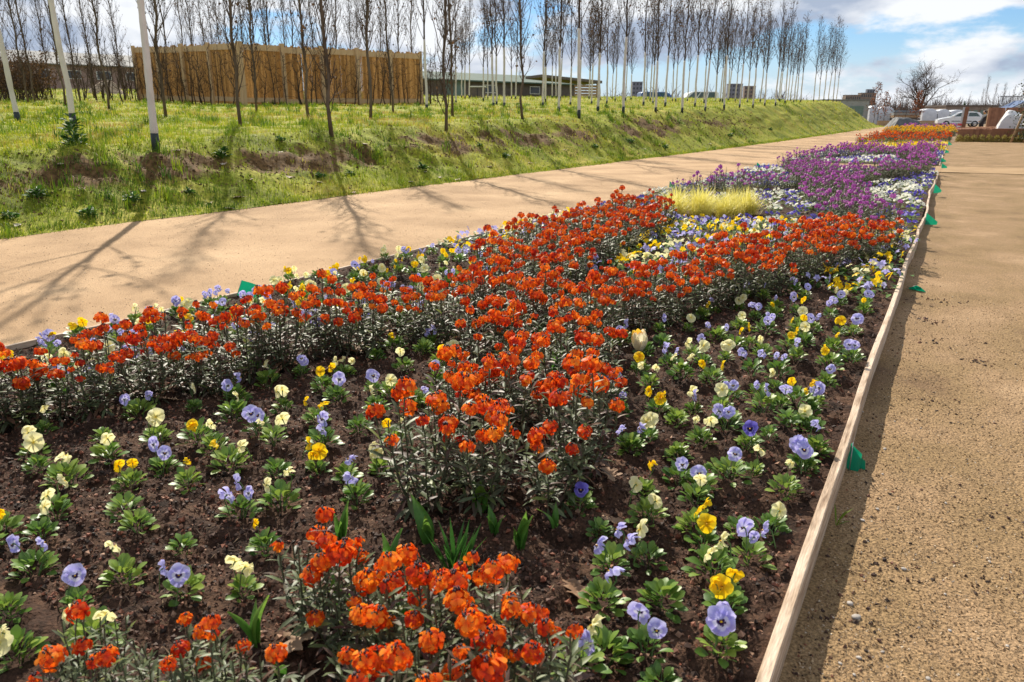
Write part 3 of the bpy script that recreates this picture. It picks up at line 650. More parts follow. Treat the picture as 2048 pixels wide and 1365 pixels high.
# narrow dark trees, bare bark to the ground
dk = [(57, 207, 0, 'narrow dark tree behind the white wrapped trees, beside the brown hedge'), (131, 215, 1, 'narrow dark bare tree with a straight trunk beside the white wrapped trees'), (218, 222, 2, 'dark bare tree with a low side twig standing before the sand heap'), (332, 237, 3, 'narrow dark tree rising before the left part of the slatted enclosure'),
      (482, 257, 4, 'slender bare tree standing before the corner of the slatted enclosure'), (514, 226, 0, 'bare tree close against the slatted enclosure near its corner'), (617, 239, 1, 'bare tree with a forked base before the middle of the slatted enclosure'), (664, 279, 3, 'bare tree with many low twigs round its base at the edge of the grass'),
      (741, 243, 2, 'bare tree before the far end of the slatted enclosure'), (786, 227, 4, 'straight bare tree near the last panel of the slatted enclosure'), (892, 261, 3, 'bare double tree with crowded low twigs on the open grass'), (905, 235, 0, 'dark bare tree close behind the double tree on the grass'), (1045, 242, 1, 'tall dark straight tree crowded with small dead leaves, before the green roofed shed')]
for x, y, v, lab in dk: plant_tree('bare_tree', PT[v], onbank(x, y), lab, None, s=U(0.95, 1.05), hs=U(0.95, 1.1))
for i, (x, dep) in enumerate([(-40, 20), (70, 26), (105, 30), (160, 27), (190, 33), (250, 31), (-15, 34), (20, 30)]):
    q = deep(x, 200, dep); q[2] = bank_z(q[0], q[1]); plant_tree('bare_tree', PT[i % 5], q, 'narrow dark poplar in the row before the long grey roofed building', 'dark poplars before the long building', s=U(0.9, 1.05))
# trees behind the enclosure: only crowns show above it
for i, x in enumerate([345, 372, 395, 425, 440, 455, 468, 497, 520, 540, 552, 580, 596, 640, 655, 678, 705, 722, 745, 770, 800, 822]):
    dep = U(34, 50); q = deep(x + U(-6, 6), 200, dep); q[2] = bank_z(q[0], q[1])
    if i % 2: plant_tree('bare_tree', PT[i % 5], q, 'dark bare tree rising behind the slatted enclosure', 'trees behind the enclosure', s=U(1.0, 1.25))
    else: plant_tree('bare_tree', {k: v for k, v in WT[i % 7].items() if k in ('trunk', 'crown')}, q, 'dark bare tree rising behind the slatted enclosure', 'trees behind the enclosure', s=U(1.05, 1.3))
# hedge of thin saplings in front of the enclosure and at its left
A_, B_, C_ = np.array([-29.6, 20.5]), np.array([-22.2, 19.4]), np.array([-20.1, 27.2])
k = 0
for P, Q, n in [(A_, B_, 26), (B_, C_, 26)]:
    d = (Q - P) / np.linalg.norm(Q - P); nr = np.array([d[1], -d[0]]); nr = nr if nr @ (-P) > 0 else -nr
    for j in range(n):
        p = P + (Q - P) * ((j + U(0.1, 0.9)) / n) + nr * U(0.45, 0.8)
        plant_tree('hedge_sapling', SP[k % 6], (p[0], p[1], bank_z(p[0], p[1])), 'thin crooked bare sapling standing close before the slatted enclosure', 'saplings along the enclosure', 'sapling', U(0.75, 1.0), (U(-0.06, 0.06), U(-0.06, 0.06))); k += 1
for j in range(26):
    q = deep(U(150, 268), 195, U(26, 36)); plant_tree('hedge_sapling', SP[j % 6], (q[0], q[1], bank_z(q[0], q[1])), 'thin bare sapling in the row between poplars and enclosure', 'saplings left of the enclosure', 'sapling', U(0.8, 1.1))
for x, dep in [(848, 33), (862, 33), (876, 34), (884, 36), (858, 38), (868, 36)]:
    q = deep(x, 205, dep); plant_tree('hedge_sapling', SP[int(x) % 6], (q[0], q[1], bank_z(q[0], q[1])), 'thin bare sapling just past the end post of the slatted enclosure', 'saplings past the enclosure', 'sapling', U(0.9, 1.1))
# brown leaved hedge before the long building
def hedge_bush(seed, H, W, leafn, lm, nm='hedge_shrub'):
    rr = np.random.default_rng(seed); g = Geo(); lv = []
    for k in range(14):
        az = rr.uniform(0, 6.28); c = curve((rr.normal(0, W * 0.2), rr.normal(0, W * 0.2), -0.05), (math.cos(az) * 0.4, math.sin(az) * 0.4, 1), H * rr.uniform(0.7, 1.05), 6, 0.3, 0.12, rr)
        tube(g, c, np.linspace(0.012, 0.003, 7), 3, 0, 0, False); twigs(g, c, 9, 0.45 * W, 0.003, 0.3, rr, 0, (lv, leafn))
    st = g.mesh('branches', [twig]); g = Geo(); add_leaves(g, lv, 0.05, 0.11, 0); 
    return dict(stem=st, foliage=g.mesh('foliage', lm)) if lv else dict(stem=st)
HB = [hedge_bush(400 + i, 1.7, 0.9, 0.8, deadleaf) for i in range(3)]
for j in range(18):
    q = deep(-20 + 6.5 * j, 195, U(27, 31)); plant_tree('hedge_shrub', HB[j % 3], (q[0], q[1], bank_z(q[0], q[1])), 'brown leafed shrub of the hedge before the long grey roofed building', 'brown hedge shrubs', 'shrub', U(0.8, 1.1))

# ------------------------------------------------------------------ buildings on the plateau
pinkw = M('pinkish_wall', [(0.26, 0.17, 0.15), (0.34, 0.23, 0.20)], 0.9, 2, 4)
greyroof = M('grey_roof', [(0.15, 0.155, 0.15), (0.20, 0.20, 0.195)], 0.85, 2, 4, stretch=(6, 0.5, 1))
greenroof = M('green_roof', [(0.06, 0.10, 0.08), (0.09, 0.13, 0.105)], 0.9, 2, 4)
darkpane = M('dark_pane', [(0.015, 0.02, 0.025), (0.04, 0.05, 0.055)], 0.15, 2, 2, spec=0.6)
trim = M('white_trim', [(0.60, 0.59, 0.56), (0.70, 0.69, 0.66)], 0.6, 4, 2)
darkwall = M('dark_wall', [(0.10, 0.08, 0.068), (0.16, 0.13, 0.11)], 0.8, 3, 3)
greywall = M('grey_wall', [(0.26, 0.27, 0.25), (0.34, 0.35, 0.33)], 0.8, 2, 4)
greendoor = M('green_door', [(0.13, 0.19, 0.16), (0.17, 0.24, 0.20)], 0.7, 3, 3)
beige = M('beige_wall', [(0.20, 0.155, 0.12), (0.26, 0.205, 0.165)], 0.9, 1, 3)
bluewall = M('blue_grey_wall', [(0.15, 0.165, 0.20), (0.19, 0.21, 0.25)], 0.9, 1, 3)
timber = M('timber', [(0.33, 0.21, 0.11), (0.45, 0.30, 0.17)], 0.8, 3, 4, stretch=(1, 1, 6))
whitebag = M('white_sheeting', [(0.50, 0.52, 0.56), (0.64, 0.66, 0.69)], 0.55, 2, 4, bump=0.6, bscale=4)
tarp = M('grey_tarp', [(0.30, 0.31, 0.32), (0.44, 0.45, 0.46)], 0.4, 2, 4, bump=0.5, bscale=6)
tarpl = M('pale_tarp', [(0.46, 0.46, 0.46), (0.58, 0.58, 0.58)], 0.5, 2, 4, bump=0.5, bscale=6)
ivyl = M('ivy_leaf', [(0.02, 0.045, 0.012), (0.10, 0.10, 0.03)], 0.4, use='rnd', lo=0, hi=1, trans=0.2)

def gabled(name, c, yaw, L, W, hw, hr, mats, label, wins, door=None, over=0.4):
    """long building: local x along its length, gable roof along x"""
    root = empty(name, c, (0, 0, yaw)); tag(root, label, 'building')
    g = Geo(); box(g, (-L / 2, 0, -1.0), (L / 2, W, hw)); 
    g.add([[-L / 2, 0, hw], [-L / 2, W, hw], [-L / 2, W / 2, hr], [L / 2, 0, hw], [L / 2, W, hw], [L / 2, W / 2, hr]], np.array([[0, 2, 1], [3, 4, 5]]))
    obj('wall', g.mesh('wall', mats[0], False), root)
    g = Geo()
    for s0, s1 in ((-over, W / 2), (W + over, W / 2)):
        ze = hw - (hr - hw) / (W / 2) * over; t = 0.12
        v = np.array([[-L / 2 - over, s0, ze], [L / 2 + over, s0, ze], [L / 2 + over, s1, hr], [-L / 2 - over, s1, hr]]); v = np.r_[v + [0, 0, 0.03], v + [0, 0, 0.03 + t]]
        g.add(v, BOXF)
    obj('roof', g.mesh('roof', mats[1], False), root)
    for (x, z, w, h) in wins:
        g = Geo(); box(g, (x - w / 2, -0.05, z - h / 2), (x + w / 2, 0.02, z + h / 2)); wv = obj('window', g.mesh('window', trim, False), root)
        g = Geo(); box(g, (x - w / 2 + 0.08, -0.07, z - h / 2 + 0.08), (x + w / 2 - 0.08, -0.03, z + h / 2 - 0.08)); obj('pane', g.mesh('pane', darkpane, False), wv)
    if door:
        x, w, h = door; g = Geo(); box(g, (x - w / 2, -0.06, -0.8), (x + w / 2, 0.02, h)); obj('door', g.mesh('door', greendoor, False), root)
    return root
# long grey roofed building at the left
p0 = deep(-160, 200, 74); p1 = deep(330, 200, 88)
yaw = math.atan2(p1[1] - p0[1], p1[0] - p0[0]); c = (p0 + p1) / 2; L = float(np.linalg.norm((p1 - p0)[:2]))
gabled('long_building', (c[0], c[1], 2.9), yaw, L, 16, 3.9, 5.6, [pinkw, greyroof], 'long low building with pinkish walls and a grey roof behind the poplars', [(x, 2.9, 1.5, 0.9) for x in np.arange(-L / 2 + 2, L / 2, 3.0)])
# green roofed shed in the middle
p0 = deep(842, 199, 62); p1 = deep(1150, 198, 72)
yaw = math.atan2(p1[1] - p0[1], p1[0] - p0[0]); c = (p0 + p1) / 2; L = float(np.linalg.norm((p1 - p0)[:2]))
gabled('green_roofed_shed', (c[0], c[1], 2.75), yaw, L, 7, 1.5, 2.25, [darkwall, greenroof], 'low dark shed with a green sheet roof behind the wrapped trees', [(-1.5, 0.9, 1.4, 0.7), (3.6, 0.9, 1.2, 0.7)], (-L / 2 + 3.2, 2.2, 1.5))
# open timber shelter beside it
def shelter():
    a = deep(1085, 200, 64); b = deep(1195, 200, 66); d = (b - a)[:2]; L = np.linalg.norm(d); root = empty('timber_shelter', (a[0], a[1], 2.75), (0, 0, math.atan2(d[1], d[0]))); tag(root, 'open timber shelter with a dark flat roof edge beside the green roofed shed', 'shelter')
    g = Geo(); v = np.array([[-0.3, -0.4, 1.75], [L + 0.2, -0.4, 1.35], [L + 0.2, 3, 1.35], [-0.3, 3, 1.75]]); g.add(np.r_[v, v + [0, 0, 0.22]], BOXF); obj('roof', g.mesh('roof', darkwall, False), root)
    for x in (0, L * 0.5, L - 0.1):
        g = Geo(); box(g, (x, 0, -0.6), (x + 0.12, 0.12, 1.8 - 0.4 * x / L)); obj('post', g.mesh('post', timber, False), root)
    for k in range(5):
        g = Geo(); box(g, (L * 0.56, -0.1, 0.05 + 0.24 * k), (L * 0.98, -0.04, 0.24 + 0.24 * k)); obj('plank', g.mesh('plank', timber, False), root)
shelter()
def simple_box(name, x, y, dep, w, h, d, mat, label, cat, base=None, yaw=None, top=None):
    """a small body of stated metric size standing on the plateau; its front turned to the bed"""
    q = deep(x, y, dep); z = bank_z(q[0], q[1], False) if base is None else base
    root = empty(name, (q[0], q[1], z), (0, 0, PSI if yaw is None else yaw)); tag(root, label, cat)
    g = Geo(); box(g, (-w / 2, 0, -0.1), (w / 2, d, h)); obj('body', g.mesh('body', mat, False), root)
    g = Geo(); box(g, (-w / 2 - 0.08, -0.08, h), (w / 2 + 0.08, d + 0.08, h + 0.09)); obj('lid', g.mesh('lid', top or trim, False), root)
    g = Geo(); box(g, (-w * 0.02, -0.03, 0), (w * 0.02, 0.01, h * 0.95)); obj('door_gap', g.mesh('door_gap', darkpane, False), root)
    return root
simple_box('storage_shed', 955, 200, 56, 1.15, 0.75, 0.9, darkwall, 'small black storage shed with a pale lid before the green door', 'shed')
# heap of sand
def heap(name, x, y, dep, w, h, mat, label, cat, base=None, seed=1, yaw=0.0, parts=None):
    q = deep(x, y, dep); z = float(bank_z(q[0], q[1], False)) if base is None else base
    u = np.linspace(-1, 1, 26); X, Y = np.meshgrid(u, u); r = np.sqrt(X ** 2 + Y ** 2)
    Z = h * np.clip(1.15 - r ** 1.6 * 1.15, 0, 1) * (0.9 + 0.35 * fbm(X + seed, Y, 1.8, 3)) - 0.05
    g = Geo(); grid(g, np.stack([X * w / 2, Y * w / 3, Z], -1)); return tag(obj(name, g.mesh(name, mat), None, (q[0], q[1], z), (0, 0, PSI + yaw)), label, cat)
heap('sand_heap', 212, 184, 46, 2.4, 0.95, M('heap_sand', [(0.36, 0.27, 0.18), (0.46, 0.35, 0.25)], 0.9, 3, 4), 'pale heap of sand between the poplars and the long building', 'heap')

# ------------------------------------------------------------------ vehicles
carpaint = M('white_car_paint', [(0.72, 0.73, 0.74), (0.76, 0.77, 0.78)], 0.3, 1, 2, coat=0.6)
bluepaint = M('blue_car_paint', [(0.03, 0.08, 0.22), (0.04, 0.10, 0.26)], 0.3, 1, 2, coat=0.6)
redpaint = M('red_car_paint', [(0.28, 0.03, 0.03), (0.32, 0.04, 0.03)], 0.3, 1, 2, coat=0.6)
glassm = M('car_glass', [(0.03, 0.06, 0.06), (0.05, 0.09, 0.085)], 0.08, 1, 2, spec=0.7)
rubber = M('tyre_rubber', [(0.012, 0.012, 0.012), (0.02, 0.02, 0.02)], 0.8, 10, 2)
rimm = M('wheel_rim', [(0.35, 0.35, 0.36), (0.45, 0.45, 0.46)], 0.35, 10, 2, metal=0.7)
lampm = M('lamp_glass', [(0.55, 0.56, 0.55), (0.65, 0.66, 0.65)], 0.15, 10, 2)
redlamp = M('tail_lamp', [(0.30, 0.01, 0.01), (0.4, 0.015, 0.012)], 0.2, 10, 2)
def vehicle(name, p, yaw, paint, label, kind='hatch', L=4.05, W=1.68):
    root = empty(name, p, (0, 0, yaw)); tag(root, label, 'van' if kind == 'van' else 'car')
    if kind == 'hatch':
        low = np.array([(0, 0.32), (0.0, 0.62), (0.12, 0.76), (0.55, 0.86), (1.05, 0.95), (1.6, 0.98), (2.6, 0.99), (3.5, 1.0), (3.98, 0.95), (4.05, 0.6), (4.0, 0.32)])
        cab = np.array([(1.0, 0.94), (1.72, 1.36), (2.2, 1.45), (3.0, 1.45), (3.6, 1.36), (3.98, 0.96)])
        wx = (0.78, 3.25); wr = 0.30; winz = [(1.32, 1.0, 1.80, 1.30, 1.30, 1.95, 1.36, 2.30, 1.38, 2.30, 1.02)]
    else:
        low = np.array([(0, 0.35), (0.0, 0.8), (0.15, 1.0), (0.8, 1.12), (1.5, 1.16), (4.6, 1.16), (4.7, 0.8), (4.7, 0.35)])
        cab = np.array([(0.85, 1.12), (1.45, 1.72), (1.9, 1.86), (4.4, 1.88), (4.66, 1.75), (4.7, 1.16)])
        wx = (0.95, 3.8); wr = 0.33
    sx_ = L / low[:, 0].max(); 
    def extrude(prof, w0, w1, mat, nm, par, inset=0.0):
        n = len(prof); g = Geo(); V = []
        for s in (-1, 1):
            for (x, z) in prof:
                ww = w0 + (w1 - w0) * np.clip((z - 0.9) / 0.6, 0, 1); V.append(((x * sx_) - L / 2, s * ww / 2, z))
        f4 = np.array([[i, (i + 1) % n, n + (i + 1) % n, n + i] for i in range(n)]); g.add(V, (f4, np.arange(n)[None, ::-1], (np.arange(n) + n)[None]))
        o = obj(nm, g.mesh(nm, mat, False), par); b = o.modifiers.new('bevel', 'BEVEL'); b.width = 0.06; b.segments = 3; b.limit_method = 'ANGLE'; b.angle_limit = 0.3
        return o
    body = extrude(low, W, W, paint, 'body', root)
    cabin = extrude(cab, W - 0.06, W - 0.34, paint, 'cabin', root)
    zc0, zc1 = cab[:, 1].min() + 0.06, cab[:, 1].max() - 0.09
    def slope_x(z, front):
        if front: return np.interp(z, cab[:3, 1], cab[:3, 0])
        return np.interp(z, cab[:-4:-1, 1], cab[:-4:-1, 0])
    for s in (-1, 1):
        fr = slope_x(zc0, 1) + 0.22, slope_x(zc1, 1) + 0.2; rr_ = slope_x(zc0, 0) - 0.25, slope_x(zc1, 0) - 0.25
        splits = [0, 0.52, 1.0] if kind == 'hatch' else [0, 0.34, 0.68, 1.0]
        for a, b in zip(splits[:-1], splits[1:]):
            g = Geo(); V = []
            for (t, z, e) in ((a + 0.02, zc0, 0), (b - 0.02, zc0, 0), (b - 0.02, zc1, 1), (a + 0.02, zc1, 1)):
                x = fr[e] + (rr_[e] - fr[e]) * t; ww = (W - 0.06) + (-0.28) * np.clip((z - 0.9) / 0.6, 0, 1); V.append((x * sx_ - L / 2, s * (ww / 2 + 0.012), z))
            V2 = [(x, y - s * 0.03, z) for x, y, z in V]; g.add(V + V2, BOXF); obj('side_window', g.mesh('side_window', glassm, False), root)
    for front, nm in ((1, 'windscreen'), (0, 'rear_window')):
        g = Geo(); V = []
        for (s, z) in ((-1, zc0), (1, zc0), (1, zc1), (-1, zc1)):
            ww = (W - 0.3) - 0.28 * np.clip((z - 0.9) / 0.6, 0, 1); V.append(((slope_x(z, front) + (-0.015 if front else 0.015)) * sx_ - L / 2, s * ww / 2, z))
        V2 = [(x + (0.03 if front else -0.03), y, z) for x, y, z in V]; g.add(V + V2, BOXF); obj(nm, g.mesh(nm, glassm, False), root)
    for x in wx:
        for s in (-1, 1):
            w = empty('wheel', (x * sx_ - L / 2, s * (W / 2 - 0.07), wr)); w.parent = root
            g = Geo(); t = np.linspace(0, 2 * math.pi, 25); 
            prof = [(wr * 0.62, -0.09), (wr * 0.97, -0.09), (wr, -0.05), (wr, 0.05), (wr * 0.97, 0.09), (wr * 0.62, 0.09)]
            grid(g, np.array([[(r * math.cos(a), y, r * math.sin(a)) for (r, y) in prof] for a in t])); obj('tyre', g.mesh('tyre', rubber), w)
            g = Geo(); 
            for k in range(7):
                a = k * 2 * math.pi / 7; M_ = np.eye(4); M_[:3, :3] = roty(a); box(g, (-0.022, s * 0.045 - 0.02, 0.0), (0.022, s * 0.045 + 0.02, wr * 0.64), 0, 0, M_)
            tube(g, [[0, s * 0.02, 0], [0, s * 0.075, 0]], [0.06, 0.05], 10); grid(g, np.array([[(r * math.cos(a), s * 0.03, r * math.sin(a)) for r in (wr * 0.56, wr * 0.66)] for a in t])); obj('rim', g.mesh('rim', rimm, False), w)
    for s in (-1, 1):
        bevel_box('headlight', (-L / 2 - 0.01, s * (W / 2 - 0.28) - 0.16, 0.60), (-L / 2 + 0.22, s * (W / 2 - 0.28) + 0.16, 0.74), lampm, 0.03, root)
        bevel_box('tail_light', (L / 2 - 0.12, s * (W / 2 - 0.14) - 0.10, 0.72), (L / 2 + 0.012, s * (W / 2 - 0.14) + 0.10, 0.95), redlamp, 0.03, root)
        bevel_box('side_moulding', (-L * 0.2, s * (W / 2 + 0.003) - 0.012, 0.52), (L * 0.24, s * (W / 2 + 0.003) + 0.012, 0.58), rubber, 0.005, root)
        bevel_box('mirror', (-L * 0.18, s * (W / 2 + 0.05) - 0.07, 0.98), (-L * 0.14, s * (W / 2 + 0.05) + 0.07, 1.10), paint, 0.02, root)
    return root
def low_spot(x):                  # where the plateau drops away behind the trees
    c = [deep(x, 200, d) for d in np.arange(78, 100, 0.25)]
    return min(c, key=lambda p: abs(float(bank_z(p[0], p[1], False)) - 2.1))
q = deep(1917, 250, 74); vehicle('parked_car', (q[0], q[1], float(gz(q[1])) - 0.012), PSI - 0.5 + 0.15, carpaint, 'white hatchback car parked beyond the flower bed', 'hatch')
q = low_spot(1318); vehicle('parked_van', (q[0], q[1], float(bank_z(q[0], q[1], False))), PSI + 3.3, bluepaint, 'blue van parked behind the wrapped trees', 'van', 4.7, 1.8)
q = low_spot(1390); vehicle('parked_van', (q[0], q[1], float(bank_z(q[0], q[1], False))), PSI + 0.1, carpaint, 'white van parked behind the wrapped trees beside the blue van', 'van', 4.7, 1.8)
q = low_spot(1280); vehicle('parked_car', (q[0], q[1], float(bank_z(q[0], q[1], False))), PSI + 0.05, redpaint, 'dark red car nearly hidden by trunks beside the blue van', 'hatch')
# ------------------------------------------------------------------ flower models
def lance(l, w, curl, fold=0.25):
    """narrow leaf along +Y, curling downward"""
    T = np.array([0, 0.3, 0.65, 1.0]); Wd = np.array([0.22, 0.9, 1.0, 0.0]) * w / 2
    V = []
    for t, ww in zip(T, Wd):
        y = l * t * math.cos(curl * t * 0.6); z = -l * curl * t * t * 0.5
        if ww > 0: V += [(-ww, y, z + fold * ww), (0, y, z), (ww, y, z + fold * ww)]
        else: V.append((0, y, z))
    f4 = np.array([[0, 1, 4, 3], [1, 2, 5, 4], [3, 4, 7, 6], [4, 5, 8, 7]]); f3 = np.array([[6, 7, 9], [7, 8, 9]])
    return np.array(V), (f4, f3)
def spoon(l, w, cup=0.25, n=4):
    """rounded leaf on a short stalk along +Y"""
    T = np.linspace(0, 1, n + 1); V = []
    for t in T:
        ww = w / 2 * (0.12 if t < 0.18 else math.sin(math.pi * min(1, (t - 0.12) / 0.98)) ** 0.6 if t < 0.999 else 0.25)
        y = l * t; z = l * cup * (t - 1.15 * t * t)
        V += [(-ww, y, z + 0.18 * ww), (0, y, z), (ww, y, z + 0.18 * ww)]
    f = []
    for i in range(n): f += [[3 * i, 3 * i + 1, 3 * i + 4, 3 * i + 3], [3 * i + 1, 3 * i + 2, 3 * i + 5, 3 * i + 4]]
    return np.array(V), np.array(f)

def wallflower(seed, nst=9, H=0.27, dense=30, headp=0.85, leafw=0.0105, spread=0.10):
    rr = np.random.default_rng(seed); g = Geo(); heads = []
    lv, lf = lance(0.055, leafw, 0.5); R = []; Lc = []; A = []
    for s in range(nst):
        az = s * 2.4 + rr.uniform(-0.4, 0.4); sp = spread * math.sqrt((s + 0.4) / nst); h = H * rr.uniform(0.72, 1.12) * (1.06 - 0.28 * (s / nst))
        top = np.array([math.cos(az) * sp, math.sin(az) * sp, h]); b = np.array([math.cos(az) * sp * 0.2, math.sin(az) * sp * 0.2, -0.02])
        t = np.linspace(0, 1, 6)[:, None]; bow = np.array([math.cos(az), math.sin(az), 0]) * 0.02
        c = b * (1 - t) + top * t + bow * np.sin(math.pi * t) + rr.normal(0, 0.003, (6, 3)) * (t > 0) * (t < 1)
        tube(g, c, np.linspace(0.0032, 0.0019, 6), 4, 1, 0, False)
        n = int(dense * rr.uniform(0.8, 1.2))
        for k in range(n):
            u = 0.10 + 0.80 * (k + rr.random()) / n; p = np.array([np.interp(u * 5, range(6), c[:, j]) for j in range(3)])
            a = k * 2.399 + rr.uniform(-0.4, 0.4); low = max(0, 0.38 - u) / 0.38
            pitch = rr.uniform(0.15, 0.75) - 1.25 * low ** 0.8 + 0.25 * (u > 0.7)
            sc = rr.uniform(0.75, 1.2) * (1.0 if u < 0.75 else 0.72) * (1 + 0.25 * low)
            R.append((rotz(a) @ rotx(pitch) @ roty(rr.normal(0, 0.3))) * sc); Lc.append(p)
            A.append(np.clip(rr.normal(0.50, 0.2), 0.14, 1) if rr.random() > 0.10 + 0.62 * low else rr.uniform(0, 0.2))
        if rr.random() < headp: heads.append((c[-1], az, rr.uniform(-0.1, 0.35), rr.uniform(0.75, 1.18)))
    g.many(lv, lf, np.array(R), np.array(Lc), 0, A)
    return g.mesh('foliage', [wallleaf, wallstem]), heads
def flower_head(seed, mat, n=15, R=0.021, fl=0.0125):
    """round cluster of four petalled florets with dark buds at the top"""
    rr = np.random.default_rng(seed); g = Geo()
    u = np.array([-1, 0.0, 1]); PX, PY = np.meshgrid(u, np.array([0, 0.55, 1.0]))
    w = np.array([0.22, 0.92, 0.86])[:, None] * 0.5
    P = np.stack([PX * w, PY * (1 - 0.12 * PX ** 2 * (PY > 0.9)), 0.10 * PY ** 2 - 0.05 * PX ** 2 + 0.16 * PY - 0.28 * PY ** 2], -1)
    bv = P.reshape(-1, 3) * fl; i = np.array([[0, 1, 4, 3], [1, 2, 5, 4], [3, 4, 7, 6], [4, 5, 8, 7]])
    Rm = []; L = []; A = []
    for k in range(n):
        z = 0.80 - 1.12 * (k + 0.5) / n; a = k * 2.399 + rr.uniform(-0.25, 0.25); s = math.sqrt(1 - z * z)
        nrm = np.array([math.cos(a) * s, math.sin(a) * s, z]); q = Vector(nrm).to_track_quat('Z', 'Y').to_matrix(); q = np.array(q)
        base = rr.uniform(0.25, 0.85); roll = rr.uniform(0, 1.5); sz = rr.uniform(0.85, 1.15)
        for j in range(4):
            Rm.append(q @ rotz(roll + j * math.pi / 2 + rr.normal(0, 0.12)) @ rotx(rr.normal(0.06, 0.15)) * sz); L.append(nrm * R * rr.uniform(0.85, 1.1) + [0, 0, -0.004]); A.append(np.clip(base + rr.normal(0, 0.09), 0, 1))
    g.many(bv, i, np.array(Rm), np.array(L), 0, A, va=np.repeat([-0.28, 0.02, 0.10], 3))
    m = 9; a = rr.uniform(0, 6.28, m); r = R * 0.5 * np.sqrt(rr.random(m))
    S = np.zeros((m, 3, 3)); S[:, 0, 0] = S[:, 1, 1] = 0.0024; S[:, 2, 2] = 0.005
    g.many(OCT, OCTF, S, np.stack([np.cos(a) * r, np.sin(a) * r, R * 0.86 - 8 * r * r], -1), 1)
    tube(g, [[0, 0, -0.03], [0, 0, R * 0.7]], [0.0016, 0.0012], 4, 2, 0, False)
    return g.mesh('flower_head', [mat, bud, wallstem])

def petal(kind, side, mat, seed, fsz=1.0):
    """one pansy petal in the flower's frame: face towards -Y, up is +Z"""
    rr = np.random.default_rng(seed)
    ang, rad, half, yo = {'upper': (0.46 * side, 0.034, 0.86, 0.0035), 'side': (1.66 * side, 0.0315, 0.80, 0.0), 'lower': (math.pi, 0.034, 0.98, -0.003)}[kind]
    th_ = np.linspace(-half, half, 8); rs = np.array([0.0, 0.14, 0.3, 0.5, 0.75, 1.0])
    P = np.zeros((6, 8, 3)); ph = rr.uniform(0, 6.28)
    for i, r in enumerate(rs):
        for j, t in enumerate(th_):
            edge = 1 - 0.24 * abs(t / half) ** 2.5 - 0.03 * math.cos(3 * t) + 0.04 * math.sin(5 * t + ph) * (r > 0.9)
            d = rad * r * edge * fsz; a = ang + t * (0.75 + 0.25 * r) 
            P[i, j] = (math.sin(a) * d, (yo - 0.010 * r * r + 0.016 * r ** 3 + 0.0055 * r * r * math.sin(4.6 * t + ph)) * fsz, math.cos(a) * d)
    g = Geo(); grid(g, P, 0, np.repeat(rs, 8)); return g.mesh('petal', mat)
PK = [('upper', 1), ('upper', -1), ('side', 1), ('side', -1), ('lower', 0)]
PETALS = {}
for c in 'cybv':
    for v in range(3):
        PETALS[c, v] = [petal(k, s, pet[c] if k == 'upper' else pet[c + 'f'], 31 * v + i) for i, (k, s) in enumerate(PK)]
def bloom_core():
    g = Geo(); 
    g.many(OCT, OCTF, (np.eye(3) * [0.0035, 0.003, 0.0035])[None], np.array([[0, -0.0015, -0.002]]), 0)
    tube(g, [[0, 0.003, 0], [0, 0.013, -0.002], [0, 0.018, -0.014], [0, 0.018, -0.085]], [0.0034, 0.0022, 0.0017, 0.0015], 5, 1, 0, False)
    return g.mesh('flower', [eye, fstem])
CORE = bloom_core()
def one_mesh_flower(c, seed):
    g = Geo(); rr = np.random.default_rng(seed)
    for i, (k, s) in enumerate(PK):
        ang, rad, half, yo = {'upper': (0.46 * s, 0.034, 0.86, 0.0035), 'side': (1.66 * s, 0.0315, 0.80, 0.0), 'lower': (math.pi, 0.034, 0.98, -0.003)}[k]
        t = np.linspace(-half, half, 5); rs = np.array([0, 0.28, 0.55, 1.0])
        a = ang + t[None] * (0.75 + 0.25 * rs[:, None]); d = rad * rs[:, None] * (1 - 0.16 * np.abs(t / half)[None] ** 3)
        P = np.stack([np.sin(a) * d, yo - 0.010 * rs[:, None] ** 2 + 0.016 * rs[:, None] ** 3 + 0.003 * np.sin(4 * t)[None] * rs[:, None] + 0 * a, np.cos(a) * d], -1)
        grid(g, P, 1 if k == 'upper' else 0, np.repeat(rs, 5))
    tube(g, [[0, 0.003, 0], [0, 0.016, -0.01], [0, 0.016, -0.08]], [0.003, 0.0018, 0.0016], 3, 2, 0, False)
    return g.mesh('flower', [pet[c + 'f'], pet[c], fstem])
FARF = {c: one_mesh_flower(c, 5) for c in 'cybvwd'}
def pansy_foliage(seed, W=0.062, n=26):
    rr = np.random.default_rng(seed); g = Geo(); lv, lf = spoon(0.034, 0.020); R = []; L = []; A = []
    for k in range(n):
        f = k / n; a = k * 2.4 + rr.uniform(-0.5, 0.5); r = W * (0.15 + 0.45 * f); z = 0.045 * (1 - f) ** 0.8 + 0.008
        R.append(rotz(a) @ rotx(rr.uniform(0.0, 0.5) + 0.7 * (1 - f)) @ roty(rr.normal(0, 0.35)) * rr.uniform(0.7, 1.25)); L.append((-math.sin(a) * r, math.cos(a) * r, z)); A.append(np.clip(rr.normal(0.5, 0.2) + 0.25 * (1 - f), 0, 1))
    g.many(lv, lf, np.array(R), np.array(L), 0, A)
    for k in range(6):
        a = rr.uniform(0, 6.28); tube(g, [[0, 0, -0.02], [math.cos(a) * 0.02, math.sin(a) * 0.02, 0.03], [math.cos(a) * 0.035, math.sin(a) * 0.035, 0.05]], [0.002, 0.0016, 0.001], 3, 1, 0, False)
    return g.mesh('foliage', [pansyleaf, fstem])
PF = [pansy_foliage(500 + i, U(0.044, 0.068), int(U(24, 50))) for i in range(12)]
WF = [wallflower(600 + i, nst=[10, 11, 13, 14, 9, 12][i], H=[0.27, 0.30, 0.25, 0.28, 0.24, 0.31][i], dense=24, spread=0.11) for i in range(6)]
